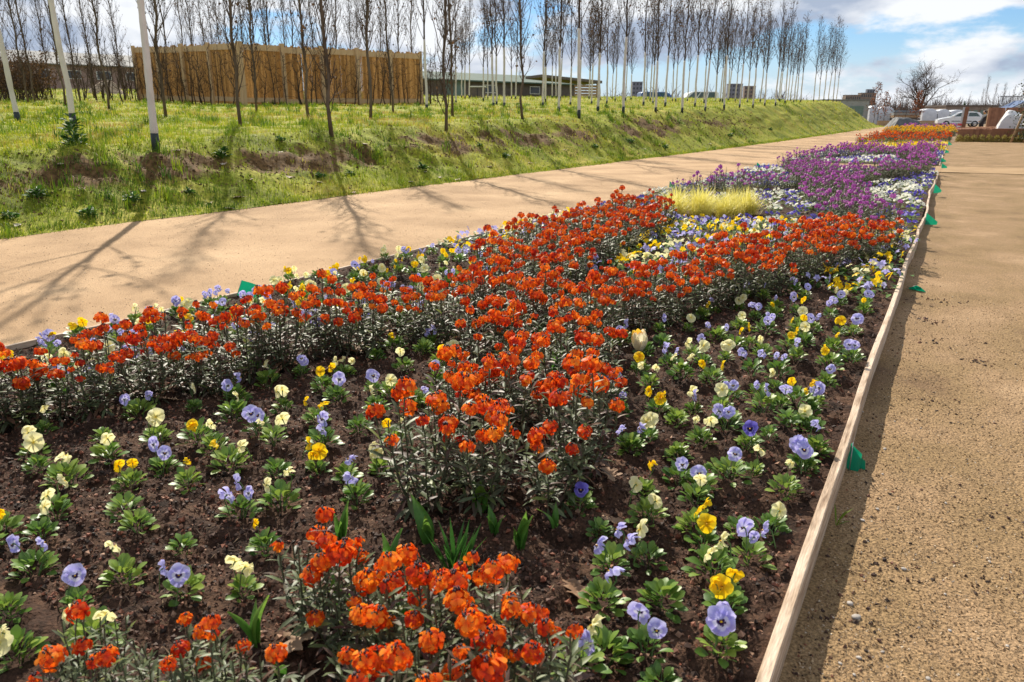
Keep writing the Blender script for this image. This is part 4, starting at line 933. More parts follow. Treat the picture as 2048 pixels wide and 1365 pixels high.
WH = [flower_head(700 + i, orange, [11, 12, 9, 6, 13, 4, 10][i], [0.021, 0.023, 0.019, 0.015, 0.021, 0.011, 0.018][i], [0.0132, 0.0134, 0.0130, 0.0126, 0.0124, 0.0118, 0.0136][i]) for i in range(7)]
VF = [wallflower(650 + i, nst=[10, 12, 11, 9][i], H=[0.27, 0.30, 0.25, 0.32][i], dense=20, headp=0.52, leafw=0.011, spread=0.13) for i in range(4)]
VH = [flower_head(750 + i, purple, 11, 0.018, 0.012) for i in range(2)]

# ------------------------------------------------------------------ layout of the bed (metres; the orange rows cross like an X)
ARMS = [((-2.95, 0.6), (-2.65, 1.4), 0.16), ((-2.65, 1.4), (-2.45, 2.1), 0.17), ((-2.45, 2.1), (-2.15, 2.75), 0.19), ((-2.15, 2.75), (-1.8, 3.05), 0.20), ((-0.95, 1.55), (-1.1, 2.0), 0.19), ((-1.1, 2.0), (-1.32, 2.55), 0.22), ((-1.32, 2.55), (-1.65, 3.1), 0.24),
        ((-1.8, 3.0), (-2.2, 4.1), 0.25), ((-2.2, 4.1), (-2.42, 5.1), 0.28), ((-2.42, 5.1), (-2.58, 6.9), 0.36), ((-1.5, 3.05), (-1.1, 4.2), 0.21), ((-1.1, 4.2), (-0.8, 5.3), 0.27), ((-0.8, 5.3), (-0.58, 6.5), 0.28)]
def seg_d(p, a, b):
    a = np.array(a); b = np.array(b); t = np.clip((p - a) @ (b - a) / ((b - a) @ (b - a)), 0, 1); return np.linalg.norm(p - a - (b - a) * t)
def in_arms(p, arms, pad=0.0): return any(seg_d(p, a, b) < w + pad for a, b, w in arms)
def poisson(n, x0, x1, y0, y1, md, ok, pts=None):
    out = []; pts = list(pts or [])
    for _ in range(n):
        p = np.array([rng.uniform(x0, x1), rng.uniform(y0, y1)])
        if ok(p) and all(abs(p[0] - q[0]) > md or abs(p[1] - q[1]) > md or np.hypot(*(p - q)) > md for q in pts): pts.append(p); out.append(p)
    return out
def wlabel(p):
    if p[0] < -1.75 and p[1] < 2.95: return 'orange wallflower plant in the row running towards the square green flag', 'orange wallflowers of the flag row'
    if p[1] < 1.42: return 'orange wallflower plant in the clump with tulip leaves and a thick green sheaf', 'orange wallflowers of the near clump'
    if p[0] > -1.75 and p[1] < 3.0: return 'orange wallflower plant in the row between the two open pansy patches', 'orange wallflowers of the middle row'
    if p[0] > -1.5: return 'orange wallflower plant in the row running towards the purple flowers', 'orange wallflowers of the purple end row'
    return 'orange wallflower plant in the broad mass between sandy path and yellow grass', 'orange wallflowers of the broad mass'
wall_pts = [np.array(flat(x, y)) for x, y in [(34, 838), (110, 830), (191, 827), (301, 796), (380, 780), (437, 779), (500, 750), (567, 731), (634, 712), (690, 705), (743, 705), (822, 691), (907, 690), (1100, 1010), (1160, 960), (1130, 880), (940, 960)]]
CLUMP = [(625, 1060), (705, 1095), (800, 1120), (745, 1215), (850, 1185), (950, 1130), (1010, 1180), (920, 1320), (985, 1315), (770, 1320), (1050, 1240)]
near_pts = [np.array(flat(x, y, 0.235)) for x, y in CLUMP]
wall_pts += poisson(9000, -3.5, -0.25, 0.5, 7.6, 0.172, lambda p: in_arms(p, ARMS, 0.02), wall_pts + near_pts)
nclump = len(wall_pts); wall_pts += near_pts
def spawn(name, kit, heads_m, p, label, group, cat, s, headname='flower_head', keep=1.0):
    r = empty(name, (p[0], p[1], soil_z(p[0], p[1])), (U(-0.05, 0.05), U(-0.05, 0.05), U(0, 6.28)), s)
    fo = obj('foliage', kit[0], r); fo['kind'] = 'stuff'
    for (h, az, tl, sc) in kit[1]:
        if rng.random() < keep: obj(headname, heads_m[int(rng.integers(len(heads_m)))], r, h, (tl * math.cos(az + 1.57), tl * math.sin(az + 1.57), U(0, 6.28)), sc)
    return tag(r, label, cat, group)
for i, p in enumerate(wall_pts):
    lab, grp = wlabel(p); edge = not in_arms(p, ARMS, -0.10); lab = lab.replace('wallflower plant', 'wallflower at the edge') if edge else lab.replace('wallflower plant', 'wallflower well inside'); lab = lab.replace(' at the edge in the', ' at the edge of the').replace(' well inside in the', ' well inside the'); spawn('wallflower', WF[int(rng.integers(6))], WH, p, lab, grp, 'wallflower', U(0.85, 1.1) if i < nclump else U(0.76, 0.92), keep=1.0 if i < nclump else 0.8)

for x, y in [(95, 1335), (165, 1262), (335, 1268), (230, 1325), (530, 1335), (420, 1300)]:
    p = np.array(flat(x, y, 0.16)); spawn('wallflower', WF[int(rng.integers(6))], WH, p, 'low dull leaved wallflower with few orange heads in the open soil', 'low wallflowers in the open soil', 'wallflower', U(0.58, 0.72), keep=0.5)
# ---- pansies seen one by one in the photograph: (x, y) in a crop, bloom colours; capitals face the camera
K = 700 / 2048
crops = [((0, 560), '820,800,bb 265,890,c 610,970, 200,1010,c 230,1130,C 1140,760,c 1380,700,bb 1370,810,c 1660,780,cc 1570,610,c 1765,560,BB 1900,650,yY 1970,720,b 2010,550,c 1860,860,yy 1520,910,BB 1260,1020,c 1160,950,yY 1610,990,cc 1350,1090,yc 930,975,Cc 960,1100,bB 640,1070,c 400,1210,c 760,1200,yy 1100,1200,y 1620,1150, 1860,1130,yyY 1890,1010,bb 2030,1180,b'),
         ((0, 950), '20,370,y 330,250,cc 740,250, 810,350, 1070,440, 250,390,c 200,570,bb 450,730,Bb 730,630,c 1090,730,Bb 1430,700,cc 1560,460,y 1410,230,bbb 1640,170,cc 60,830, 90,1040,Cc 560,1020,cc -120,500,b -150,750,c'),
         ((550, 950), '480,150,b 1780,230,V 1900,390, 1960,600,bbb 1910,820,b 1930,1080,c'),
         ((1100, 900), '460,40, 740,60, 760,185,B 880,235,B 1050,180,B 985,110, 850,310,c 1170,20, 1190,120,c 1480,120,BBb 1560,40, 550,260,y 1370,270,c 570,430,cc 850,480,yy 900,560,Y 1110,460, 1290,460,c 570,660,c 1170,620,bbb 950,740,cc 650,950, 1020,960,yyY 560,1230,Bb 990,1210,BbB 1140,1290,b 150,1380,b 650,1400,'),
         ((600, 500), '100,190, 170,150,yb 330,90,y 430,80,c 490,60,c 590,50,cc 560,110,cc 590,140,yy 440,130,b 320,180,c 720,80,bb 770,30,b 900,50,yy 970,40,yB 1060,70,y 1200,60,b 730,190,C 680,240,b 990,140,y 930,130, 920,190,c 840,90,y 1130,60,c 280,720,cc 450,660, 560,610,y 730,640, 770,580,bb 880,660,CC 610,720,c 830,720,y 800,800,B 430,820,B 540,850,C 660,900, 740,910,b 450,950,c 350,1100, 560,1140,yc 470,1290,Cc'),
         ((1150, 550), '270,430,bB 410,480,c 510,440, 490,340,b 550,540,bb 680,490,bc 660,330,Cc 740,270,y 810,230,b 760,150,c 1000,150,b 1100,170,b 1170,200,b 960,200,CC 1050,260,bb 960,330,C 830,370,bb 1110,360,bbB 1160,260,y 1020,420,y 930,430,y 880,520,CC 1290,230,yyb 1340,150,BB 1280,120,bb 1300,340,C 1380,370,Bbb 1290,395,yy 1250,460,Yy 1340,440,C 1490,260,bb 1540,360,yY 1620,370,BB 1500,480,y 1690,220,y 1580,140,yy 1700,180,BB 1540,130,yY 1720,120,B 1790,90,yyc 1400,90,BB 1650,50,c 1710,40,Y 1560,20,B 1830,50,BC 230,700,bbBB 380,590,YY 430,680,cc 260,830,b 620,630,cc 750,540,C 690,800,cb 480,810,yyY 590,890, 800,650,yy 900,740,BB 1030,600,bb 1090,500,c 1190,590,bb 1290,530,b 1170,660,c 1070,690, 850,850,C 880,920,BBb 1090,840,bb 1190,800,b 1290,790,yy 1400,760,BBB 1370,820,y 1470,630,B 1480,570,Yy 1610,530,Bb 1330,890,C 1390,910, 1230,940, 730,1010,cc 1000,1040,V 1130,990, 1400,1040,b 1320,1120,BBB 320,1060,bb 420,980,CC 600,1080,')]
pan = []
for (ox, oy), s in crops:
    for it in s.split(' '):
        a, b, c = it.split(',')
        p = np.array(flat(ox + float(a) * K, oy + float(b) * K, -0.01))
        if BX0 + 0.07 < p[0] < BX1 - 0.06: pan.append((p, c))
GRASS_C = [(-2.45, 7.75), (-2.2, 7.85), (-2.0, 8.05), (-2.32, 8.35), (-2.05, 8.65), (-1.85, 8.45), (-2.55, 8.15)]
def fill_ok(p):
    if in_arms(p, ARMS, 0.02): return False
    if min(np.hypot(p[0] - a, p[1] - b) for a, b in GRASS_C) < 0.3: return False
    return True
more = poisson(6000, BX0 + 0.08, BX1 - 0.07, 4.4, 7.6, 0.145, fill_ok, [p for p, _ in pan])
more += poisson(3000, BX0 + 0.08, -2.2, 0.9, 4.4, 0.145, lambda p: fill_ok(p) and p[0] < -1.75 - 0.22 * (4.4 - p[1]) - 0.25, [p for p, _ in pan] + more)
for p in more: pan.append((p, str(rng.choice(['bb', 'BB', 'yy', 'yyY', 'cc', 'cC', 'CC', 'Bcc', 'yBb', 'bbb', 'Yyy', 'CC', 'bB', 'cYy', 'yyY', 'BBb']))))
COLW = {'c': 'cream', 'y': 'yellow', 'b': 'lavender', 'v': 'violet'}; NUM = ['no', 'one', 'two', 'three', 'four']
def plabel(p, c):
    if in_arms(p, ARMS, 0.13): z = 'close against the orange wallflowers'
    elif p[1] > 4.4 and p[0] > -2.3 and p[0] < -0.75: z = 'in the patch below the yellow grass'
    elif p[0] < -2.45 - 0.1 * max(0, p[1] - 2.5): z = 'in the strip beside the sandy path'
    elif p[0] > -0.42: z = 'next to the gravel side board'
    elif p[0] > -1.1 + 0.15 * max(0, p[1] - 3): z = 'in the open soil on the gravel side'
    else: z = 'in the open soil on the sandy path side'
    lo = c.lower()
    if not c: return 'small pansy plant without blooms ' + z
    ws = [NUM[lo.count(k)] + ' ' + COLW[k] for k in 'cybv' if k in lo]
    t = 'pansy with ' + ' and '.join(ws) + (' blooms ' if len(c) > 1 else ' bloom ') + z
    return t if len(t.split()) <= 16 else 'pansy with mixed blooms ' + z
def pansy(p, c, fine):
    s = U(0.66, 1.02) * (0.92 if not c else 1.0)
    r = empty('pansy', (p[0], p[1], soil_z(p[0], p[1]) - 0.004), (U(-0.06, 0.06), U(-0.06, 0.06), U(0, 6.28)), s)
    fo = obj('foliage', PF[int(rng.integers(12))], r); fo['kind'] = 'stuff'
    to_cam = math.atan2(-p[1], -p[0])          # direction from the plant to the camera
    for k, ch in enumerate(c):
        a = r.rotation_euler.z; ang = U(0, 6.28) if len(c) == 1 else k * 6.28 / len(c) + U(-0.5, 0.5); rad = U(0.01, 0.03) if len(c) == 1 else U(0.028, 0.045)
        if ch.isupper(): yaw = to_cam + math.pi / 2 + U(-0.5, 0.5); tilt = -U(0.25, 0.65); ang = to_cam - a + U(-0.6, 0.6)
        else: yaw = SUN_AZ + math.pi + U(-1.5, 1.5); tilt = U(-0.45, 0.35)
        q = ch.lower(); sc = U(0.60, 0.88) * (1.05 if ch.isupper() else 0.95) / s * (0.86 if q == 'y' else 1.0)
        loc = (math.cos(ang) * rad, math.sin(ang) * rad, U(0.078, 0.102) / s)
        rot = (tilt, U(-0.25, 0.25), yaw - a)
        if not ch.isupper() and rng.random() < 0.6: sc = (sc * U(0.5, 0.95), sc * U(0.9, 1.8), sc * U(0.7, 1.0))      # folded, nodding or fading blooms
        if fine:
            f = obj('flower', CORE, r, loc, rot, sc); v = int(rng.integers(3))
            for me in PETALS[q, v]: obj('petal', me, f, (0, 0, 0), (U(-0.26, 0.26), U(-0.10, 0.10), U(-0.22, 0.22)))
        else: obj('flower', FARF[q], r, loc, rot, sc)
    return tag(r, plabel(p, c), 'pansy', 'pansies of the near bed')
pan.sort(key=lambda t: t[0][1])
for p, c in pan[:300]: pansy(p, c, p[1] < 3.4)

# ---- tulip leaves pushing through
def tulip_leaves(seed, n, l):
    rr = np.random.default_rng(seed); out = []
    for k in range(n):
        L_ = l * rr.uniform(0.7, 1.15); w = L_ * rr.uniform(0.2, 0.32); T = np.linspace(0, 1, 8); P = np.zeros((8, 5, 3)); bend = rr.uniform(0.2, 1.0); wav = rr.uniform(0, 6)
        for i, t in enumerate(T):
            hw = w / 2 * (0.55 + 0.45 * math.sin(math.pi * min(1, t * 1.15))) * (1 - t ** 3.5) + 0.001
            for j, u in enumerate(np.linspace(-1, 1, 5)):
                P[i, j] = (u * hw, bend * L_ * 0.55 * t * t + 0.01 - 0.35 * hw * u * u * 0 , L_ * (t - 0.22 * bend * t * t) - 0.01)
                P[i, j, 1] -= 0.75 * hw * (1 - u * u) - 0.004 * math.sin(5 * t + wav + u * 2) * abs(u)
        g = Geo(); grid(g, P, 0, np.clip(0.25 + 0.6 * np.repeat(T, 5) + rr.normal(0, 0.1), 0, 1)); out.append((g.mesh('leaf', tulipleaf), k * 2.3 + rr.uniform(-0.5, 0.5)))
    return out
TL = [tulip_leaves(800 + i, [3, 2, 4, 3, 2][i], [0.16, 0.14, 0.17, 0.13, 0.18][i]) for i in range(5)]
tul = [(510, 1290, 1.0, 'tulip shoot with three bright green leaves in bare soil before the wallflowers'), (560, 1345, 0.9, 'tulip shoot of broad upright leaves beside a curled dry leaf'), (690, 1230, 1.0, None), (780, 1130, 1.0, None), (860, 1080, 1.1, None), (960, 1030, 1.0, None), (1110, 1060, 1.0, 'single tulip shoot leaning over bare soil beside the deep violet pansy'), (1040, 1105, 0.9, None), (990, 1080, 0.8, None), (830, 1270, 1.0, None), (870, 810, 1.0, 'pale tulip shoot at the edge of the middle wallflower row'), (1000, 790, 1.2, None), (1110, 740, 1.2, None), (1100, 800, 1.0, None), (1290, 560, 1.0, None), (120, 790, 1.2, 'tall tulip shoot standing in the flag row of wallflowers'), (520, 735, 1.2, None), (800, 660, 1.1, None), (1400, 580, 1.1, None), (1200, 640, 1.0, None), (1030, 610, 1.0, None), (1160, 560, 1.0, None), (680, 1060, 0.9, None), (1300, 620, 1, None), (1070, 680, 1.1, None)]
for i, (x, y, s, lab) in enumerate(tul):
    p = flat(x, y); r = empty('tulip_shoot', (p[0], p[1], soil_z(*p)), (0, 0, U(0, 6.28)), s * 0.72)
    for me, a in TL[i % 5]: obj('leaf', me, r, (0, 0, 0), (0, 0, a))
    tag(r, lab or 'green tulip shoot growing between the orange wallflowers', 'tulip shoot', 'tulip shoots in the wallflowers')
# thick dark green sheaf of tulip leaves without bloom in the near clump
p = flat(905, 1150); r = empty('bulb_leaves', (p[0], p[1], soil_z(*p)), (0, 0, 0.4)); tag(r, 'upright sheaf of narrow dark green bulb leaves in the near wallflower clump', 'bulb leaves')
bv, bf = lance(0.14, 0.010, 0.25)
for k in range(26):
    g = Geo(); g.add(bv * U(0.7, 1.1), bf, 0, U(0, 0.35)); obj('leaf', g.mesh('leaf', tulipleaf), r, (U(-0.02, 0.02), U(-0.02, 0.02), -0.01), (1.35 + U(-0.2, 0.12), U(-0.15, 0.15), U(0, 6.28)))
# the one open cream and orange tulip
def tulip_bloom():
    p = flat(1280, 712); r = empty('tulip', (p[0], p[1], soil_z(*p)), (0.1, -0.1, 0.6)); tag(r, 'short open cream tulip flushed with orange among the pansies', 'tulip')
    tm = M('tulip_petal', [(0.0, (0.80, 0.77, 0.62)), (0.55, (0.86, 0.80, 0.55)), (0.8, (0.85, 0.42, 0.06)), (1.0, (0.80, 0.55, 0.05))], 0.5, use='rnd', trans=0.4)
    for k in range(6):
        T = np.linspace(0, 1, 7); P = np.zeros((7, 5, 3)); l = 0.095; 
        for i, t in enumerate(T):
            hw = 0.030 * math.sin(math.pi * (0.12 + 0.86 * t)) ** 0.7
            for j, u in enumerate(np.linspace(-1, 1, 5)): P[i, j] = (u * hw, 0.032 * math.sin(math.pi * min(1, t * 0.62 + 0.05)) - 0.012 * u * u * 0.8, l * t)
        g = Geo(); grid(g, P, 0, np.clip(np.repeat(T, 5) * 0.9 + (0.15 if k in (0, 1) else -0.25), 0, 1)); obj('petal', g.mesh('petal', tm), r, (0, 0, 0.03), (U(-0.1, 0.05), 0, k * math.pi / 3))
    g = Geo(); tube(g, [[0, 0, -0.02], [0, 0, 0.035]], [0.004, 0.004], 6); obj('stem', g.mesh('stem', fstem), r)
tulip_bloom()

# ---- yellow ornamental grass
def ygrass_tuft(seed):
    rr = np.random.default_rng(seed); g = Geo(); n = 420; V = []
    for k in range(n):
        az = rr.uniform(0, 6.28); L_ = rr.uniform(0.20, 0.36); e = rr.uniform(0.15, 0.9); T = np.linspace(0, 1, 6); w = rr.uniform(0.0016, 0.003)
        c = np.stack([np.zeros(6), L_ * (e * T * 0.8 + 0.35 * T ** 3 * e), L_ * (T * math.sqrt(max(0.1, 1 - (e * 0.75) ** 2)) - 0.48 * e * T ** 2.6)], -1)
        ww = w * np.array([0.8, 1, 1, 0.9, 0.6, 0.1]); P = np.stack([c + np.stack([-ww, 0 * ww, 0 * ww], -1), c + np.stack([ww, 0 * ww, 0.3 * ww], -1)], 1)
        P = P @ np.asarray(rotz(az)).T + np.r_[rr.normal(0, 0.035, 2), 0]; grid(g, P, 0, np.clip(rr.normal(0.55, 0.22), 0, 1))
    return g.mesh('blades', ygrass)
YG = [ygrass_tuft(900 + i) for i in range(3)]
for i, (x, y) in enumerate(GRASS_C):
    o = obj('grass_tuft', YG[i % 3], None, (x, y, soil_z(x, y) - 0.01), (0, 0, U(0, 6)), U(0.95, 1.25)); tag(o, 'tuft of arching bright yellow grass between orange and purple flowers', 'ornamental grass', 'yellow grass tufts')

# ------------------------------------------------------------------ violas and purple wallflowers farther along
def viola(seed, c, nf=9):
    g = Geo(); rr = np.random.default_rng(seed); lv, lf = spoon(0.04, 0.024); n = 18
    a = rr.uniform(0, 6.28, n); r = 0.06 * np.sqrt(rr.random(n))
    g.many(lv, lf, rotz(a) @ rotx(rr.uniform(-0.1, 0.6, n)), np.stack([-np.sin(a) * r, np.cos(a) * r, rr.uniform(0.005, 0.045, n)], -1), 0, rr.random(n))
    fo = g.mesh('foliage', pansyleaf)
    g = Geo(); 
    for k in range(nf):
        az = rr.uniform(0, 6.28); rd = 0.075 * math.sqrt((k + 0.5) / nf); a2 = k * 2.4; loc = np.array([math.cos(a2) * rd, math.sin(a2) * rd, rr.uniform(0.055, 0.085) - 3 * rd * rd])
        Rm = rotz(az) @ rotx(-rr.uniform(0.4, 1.1)) * rr.uniform(0.46, 0.62)
        for (kk, s) in PK:
            ang, rad, half, yo = {'upper': (0.46 * s, 0.034, 0.86, 0.0035), 'side': (1.66 * s, 0.0315, 0.80, 0.0), 'lower': (math.pi, 0.034, 0.98, -0.003)}[kk]
            t = np.linspace(-half, half, 4); rs = np.array([0, 0.4, 1.0]); aa = ang + t[None] * (0.75 + 0.25 * rs[:, None]); d = rad * rs[:, None] * (1 - 0.15 * np.abs(t / half)[None] ** 3)
            P = np.stack([np.sin(aa) * d, yo + 0.004 * rs[:, None] + 0 * aa, np.cos(aa) * d], -1) @ Rm.T + loc; grid(g, P, 0, np.repeat(rs, 4))
    return fo, g.mesh('flower_cluster', pet[c])
VI = {c: [viola(950 + i, c, [8, 11, 6][i]) for i in range(3)] for c in 'wdyc'}
def put_viola(p, c, label, group):
    r = empty('viola', (p[0], p[1], soil_z(p[0], p[1]) - 0.005), (0, 0, U(0, 6.28)), U(0.9, 1.25)); fo, fl = VI[c][int(rng.integers(3))]
    f = obj('foliage', fo, r); f['kind'] = 'stuff'; f = obj('flower_cluster', fl, r); f['kind'] = 'stuff'
    return tag(r, label, 'viola', group)
PARM = [((-0.60, 7.4), (-0.95, 9.2), 0.24), ((-0.95, 9.2), (-1.55, 12.0), 0.30), ((-2.9, 10.0), (-2.4, 11.5), 0.26), ((-2.4, 11.5), (-1.55, 12.4), 0.32), ((-1.55, 12.2), (-2.7, 16.9), 0.38), ((-1.55, 12.2), (-0.5, 16.9), 0.36)]
PARM2 = [((-0.55, 20.2), (-1.0, 24.0), 0.36), ((-3.1, 20.6), (-2.4, 23.0), 0.34), ((-2.4, 23.0), (-1.2, 25), 0.40), ((-1.7, 25), (-2.9, 28), 0.4), ((-1.2, 25.0), (-0.5, 28.0), 0.4)]
pp = poisson(9000, BX0 + 0.1, BX1 - 0.1, 6.8, 17.3, 0.245, lambda p: in_arms(p, PARM) and p[1] < 17.2 and not in_arms(p, ARMS, 0.1))
for p in pp: spawn('purple_wallflower', VF[int(rng.integers(4))], VH, p, 'purple wallflower %s before the small cross path' % ('in the row running towards the yellow grass' if p[0] < -1.75 and p[1] < 12.6 else 'in the row that starts behind the orange blooms' if p[1] < 11.5 else 'near the crossing of the purple rows' if p[1] < 13.6 else 'in the row ending at the gravel side' if p[0] > -1.6 else 'in the row ending at the sandy path side'), 'purple wallflowers before the cross path', 'wallflower', U(0.9, 1.2))
VJ = []
for i, (fo, hd) in enumerate(VF):        # far plants: all heads of a plant in one piece
    g = Geo(); rr = np.random.default_rng(i); R = []; L = []; A = []
    for (h, az, tl, sc) in hd:
        n = 12; d = rr.normal(0, 1, (n, 3)); d /= np.linalg.norm(d, axis=1)[:, None]
        R.append(rand_rot(n) * 0.017); L.append(h + d * 0.017); A.append(rr.random(n))
    q4 = np.array([[-0.5, -0.5, 0], [0.5, -0.5, 0.1], [0.5, 0.5, 0], [-0.5, 0.5, 0.1]]); VJ.append({})
    for nm, mt in (('p', purple), ('o', orange), ('y', pet['y'])):
        g = Geo(); g.many(q4, np.array([[0, 1, 2, 3]]), np.concatenate(R) * 1.3, np.concatenate(L), 0, np.concatenate(A)); VJ[-1][nm] = g.mesh('flower_cluster', mt)
def far_plant(p, c, name, label, group, s):
    r = empty(name, (p[0], p[1], soil_z(p[0], p[1])), (0, 0, U(0, 6.28)), s); k = int(rng.integers(4))
    f = obj('foliage', VF[k][0], r); f['kind'] = 'stuff'; f = obj('flower_cluster', VJ[k][c], r); f['kind'] = 'stuff'
    return tag(r, label, 'wallflower', group)
pp2 = poisson(5000, BX0 + 0.1, BX1 - 0.1, 19.9, 29, 0.31, lambda p: in_arms(p, PARM2))
for p in pp2: far_plant(p, 'p', 'purple_wallflower', 'purple wallflower plant in the bed past the small cross path', 'purple wallflowers past the cross path', U(1.0, 1.25))
vio = poisson(14000, BX0 + 0.08, BX1 - 0.07, 7.2, 17.3, 0.205, lambda p: not in_arms(p, PARM, -0.02) and not in_arms(p, ARMS, 0.03) and min(np.hypot(p[0] - a, p[1] - b) for a, b in GRASS_C) > 0.3)
vio = sorted(vio, key=lambda p: p[1])
for p in vio[:300]:
    w = 0.6 * fbm(p[0], p[1], 1.3, 2) + rng.normal(0, 0.5) > 0.05
    put_viola(p, 'w' if w else 'd', 'viola plant with many small %s blooms in the bed before the cross path' % ('white' if w else 'deep blue'), 'white and blue violas before the cross path')
def small_flower():
    V = []; F = []
    for i, a in enumerate((0.45, -0.45, 1.6, -1.6, math.pi)):
        b = len(V); V += [(0, 0, 0), (math.sin(a - 0.6) * 0.02, -0.003, math.cos(a - 0.6) * 0.02), (math.sin(a) * 0.029, 0.004, math.cos(a) * 0.029), (math.sin(a + 0.6) * 0.02, -0.003, math.cos(a + 0.6) * 0.02)]; F.append([b, b + 1, b + 2, b + 3])
    return np.array(V), np.array(F)
def stuff_violas(pts, cols, name, label, per=9):
    gf = Geo(); gl = Geo()
    for c in set(cols):
        g = Geo(); n = 0
    q4, q4f = small_flower(); mats = [pet[c] for c in sorted(set(cols))]; idx = {c: i for i, c in enumerate(sorted(set(cols)))}
    P = np.array(pts); z = soil_z(P[:, 0], P[:, 1])
    for c in idx:
        sel = np.array([k == c for k in cols]); Q = P[sel]; zz = z[sel]; m = per; k = np.repeat(np.arange(len(Q)), m); n = len(k)
        L = np.stack([Q[k, 0] + rng.normal(0, 0.06, n), Q[k, 1] + rng.normal(0, 0.06, n), zz[k] + rng.uniform(0.05, 0.10, n)], -1)
        gf.many(q4, q4f, rotz(rng.uniform(0, 6, n)) @ rotx(rng.uniform(-1.2, 0.1, n)) * rng.uniform(0.75, 1.05, n)[:, None, None], L, idx[c], rng.uniform(0.5, 1, n))
    k = np.repeat(np.arange(len(P)), 14); n = len(k); lv, lf = spoon(0.05, 0.03, n=2)
    gf.many(lv, lf, rotz(rng.uniform(0, 6.28, n)) @ rotx(rng.uniform(-0.1, 0.7, n)), np.stack([P[k, 0] + rng.normal(0, 0.06, n), P[k, 1] + rng.normal(0, 0.06, n), z[k] + rng.uniform(0.0, 0.06, n)], -1), len(mats), rng.random(n))
    tag(obj(name, gf.mesh(name, mats + [pansyleaf])), label, 'flowers', kind='stuff')
stuff_violas([p for p, c in pan[300:]], [(c.lower() or 'c')[0] for p, c in pan[300:]], 'far_pansies', 'farther pansies in yellow, cream and lavender between the orange rows and the yellow grass', 5)
rest = vio[300:]
v2 = poisson(6000, BX0 + 0.08, BX1 - 0.07, 19.8, 28.5, 0.22, lambda p: not in_arms(p, PARM2, -0.03))
allv = rest + v2
stuff_violas(allv, ['w' if 0.6 * fbm(p[0], p[1], 0.9, 2) + rng.normal(0, 0.5) > 0.05 else 'd' for p in allv], 'far_violas', 'white and deep blue violas carpeting the bed round the purple rows near the cross path')
v3 = poisson(7000, BX0 + 0.1, BX1 + 0.0, 28.2, 41, 0.24, lambda p: True)
stuff_violas(v3, [('y' if rng.random() < 0.75 else 'c') for p in v3], 'yellow_flower_band', 'band of yellow and cream pansies past the purple rows')
OARM = [((-3.2, 35.5), (-0.6, 38.5), 0.8), ((-3.3, 41), (-0.4, 40.5), 1.0), ((-3.2, 44.5), (-0.5, 44), 0.9)]
po = poisson(5000, BX0 + 0.1, BX1 + 0.1, 34, 47, 0.36, lambda p: in_arms(p, OARM))
for p in po: far_plant(p, 'o', 'wallflower', 'orange wallflower plant in the far band before the wooden deck', 'far orange wallflowers', U(1.1, 1.35))
py_ = poisson(3000, BX0 + 0.1, BX1 + 0.2, 49, 60, 0.42, lambda p: True)
for p in py_: far_plant(p, 'y', 'yellow_wallflower', 'yellow flowering plant in the far band near the end of the bed', 'far yellow plants', U(1.2, 1.5))
pq = poisson(2000, BX0 + 0.4, BX1 + 0.3, 61, 68, 0.45, lambda p: True)
for p in pq: far_plant(p, 'p', 'magenta_wallflower', 'magenta flowering plant at the very end of the bed before the white car', 'far magenta plants', U(1.2, 1.5))
# ------------------------------------------------------------------ small things
def flag(x, y, zrot, label, size=0.11, droop=0.0, height=0.12, z=None, lying=False, X=None):
    taper = 0.8 if X is not None and X[1] > 6 else 0.0
    if X is not None and X[1] > 15: size *= 0.6; height *= 0.75
    p = np.array(flat(x, y)) if X is None else np.array(X); zz = float(soil_z(*p)) if z is None else z
    r = empty('marker_flag', (p[0], p[1], zz), (0, 0, zrot)); tag(r, label, 'flag', 'green marker flags along the bed')
    g = Geo(); tube(g, [[0, 0, -0.03], [0, 0, height]], [0.0016, 0.0016], 5); obj('stake', g.mesh('stake', wire), r)
    n = 9; u = np.linspace(0, 1, n); P = np.zeros((n, n, 3))
    for i, a in enumerate(u):
        for j, b in enumerate(u):
            w = a * size * (1 - 0.75 * droop); b2 = 0.5 + (b - 0.5) * (1 - taper * a); P[i, j] = (w, 0.012 * math.sin(5 * a + 2 * b) * a + 0.02 * droop * math.sin(9 * a + 2 * b), height - b2 * size * 0.75 - droop * a * size * (0.75 + 0.15 * b))
    g = Geo(); grid(g, P); obj('cloth', g.mesh('cloth', greenflag), r)
    if lying: r.rotation_euler = (1.1, 0.5, zrot)
    return r
flag(470, 592, PSI + 0.25, 'square bright green flag at the sandy path edge behind the wallflowers', 0.13, 0.0, 0.13).rotation_euler = (0.1, 0.38, PSI + 0.25)
flag(1712, 912, PSI + 0.3, 'crumpled green flag drooping over the thick board beside the gravel', 0.125, 0.75, 0.10, -0.085, X=(-0.135, 2.42))
flag(1340, 384, PSI + 0.5, 'small green flag behind the blue violas at the sandy path side', 0.16, 0.2, 0.14, X=(-3.55, 10.9))
flag(1822, 560, 0.4, 'green flag lying flat on the gravel beside the edging board', 0.12, 0.1, 0.10, -0.085, True, X=(-0.12, 5.55))
flag(1862, 436, PSI, 'green flag leaning at the gravel side beside white violas', 0.17, 0.35, 0.15, -0.085, X=(-0.12, 9.0))
flag(1867, 382, PSI + 0.4, 'pointed green flag standing where the edging board bends', 0.19, 0.3, 0.2, -0.085, X=(-0.12, 12.6))
flag(1880, 345, PSI - 0.2, 'pale green flag at the corner of the cross path', 0.22, 0.3, 0.25, 0.0, X=(-0.10, 17.2))
flag(1563, 325, PSI, 'green flag among purple flowers at the sandy path side', 0.18, 0.4, 0.22, X=(-3.5, 16.5))
flag(1888, 310, PSI, 'green flag just past the cross path beside the deep blue violas', 0.25, 0.3, 0.25, X=(-0.15, 20.2))
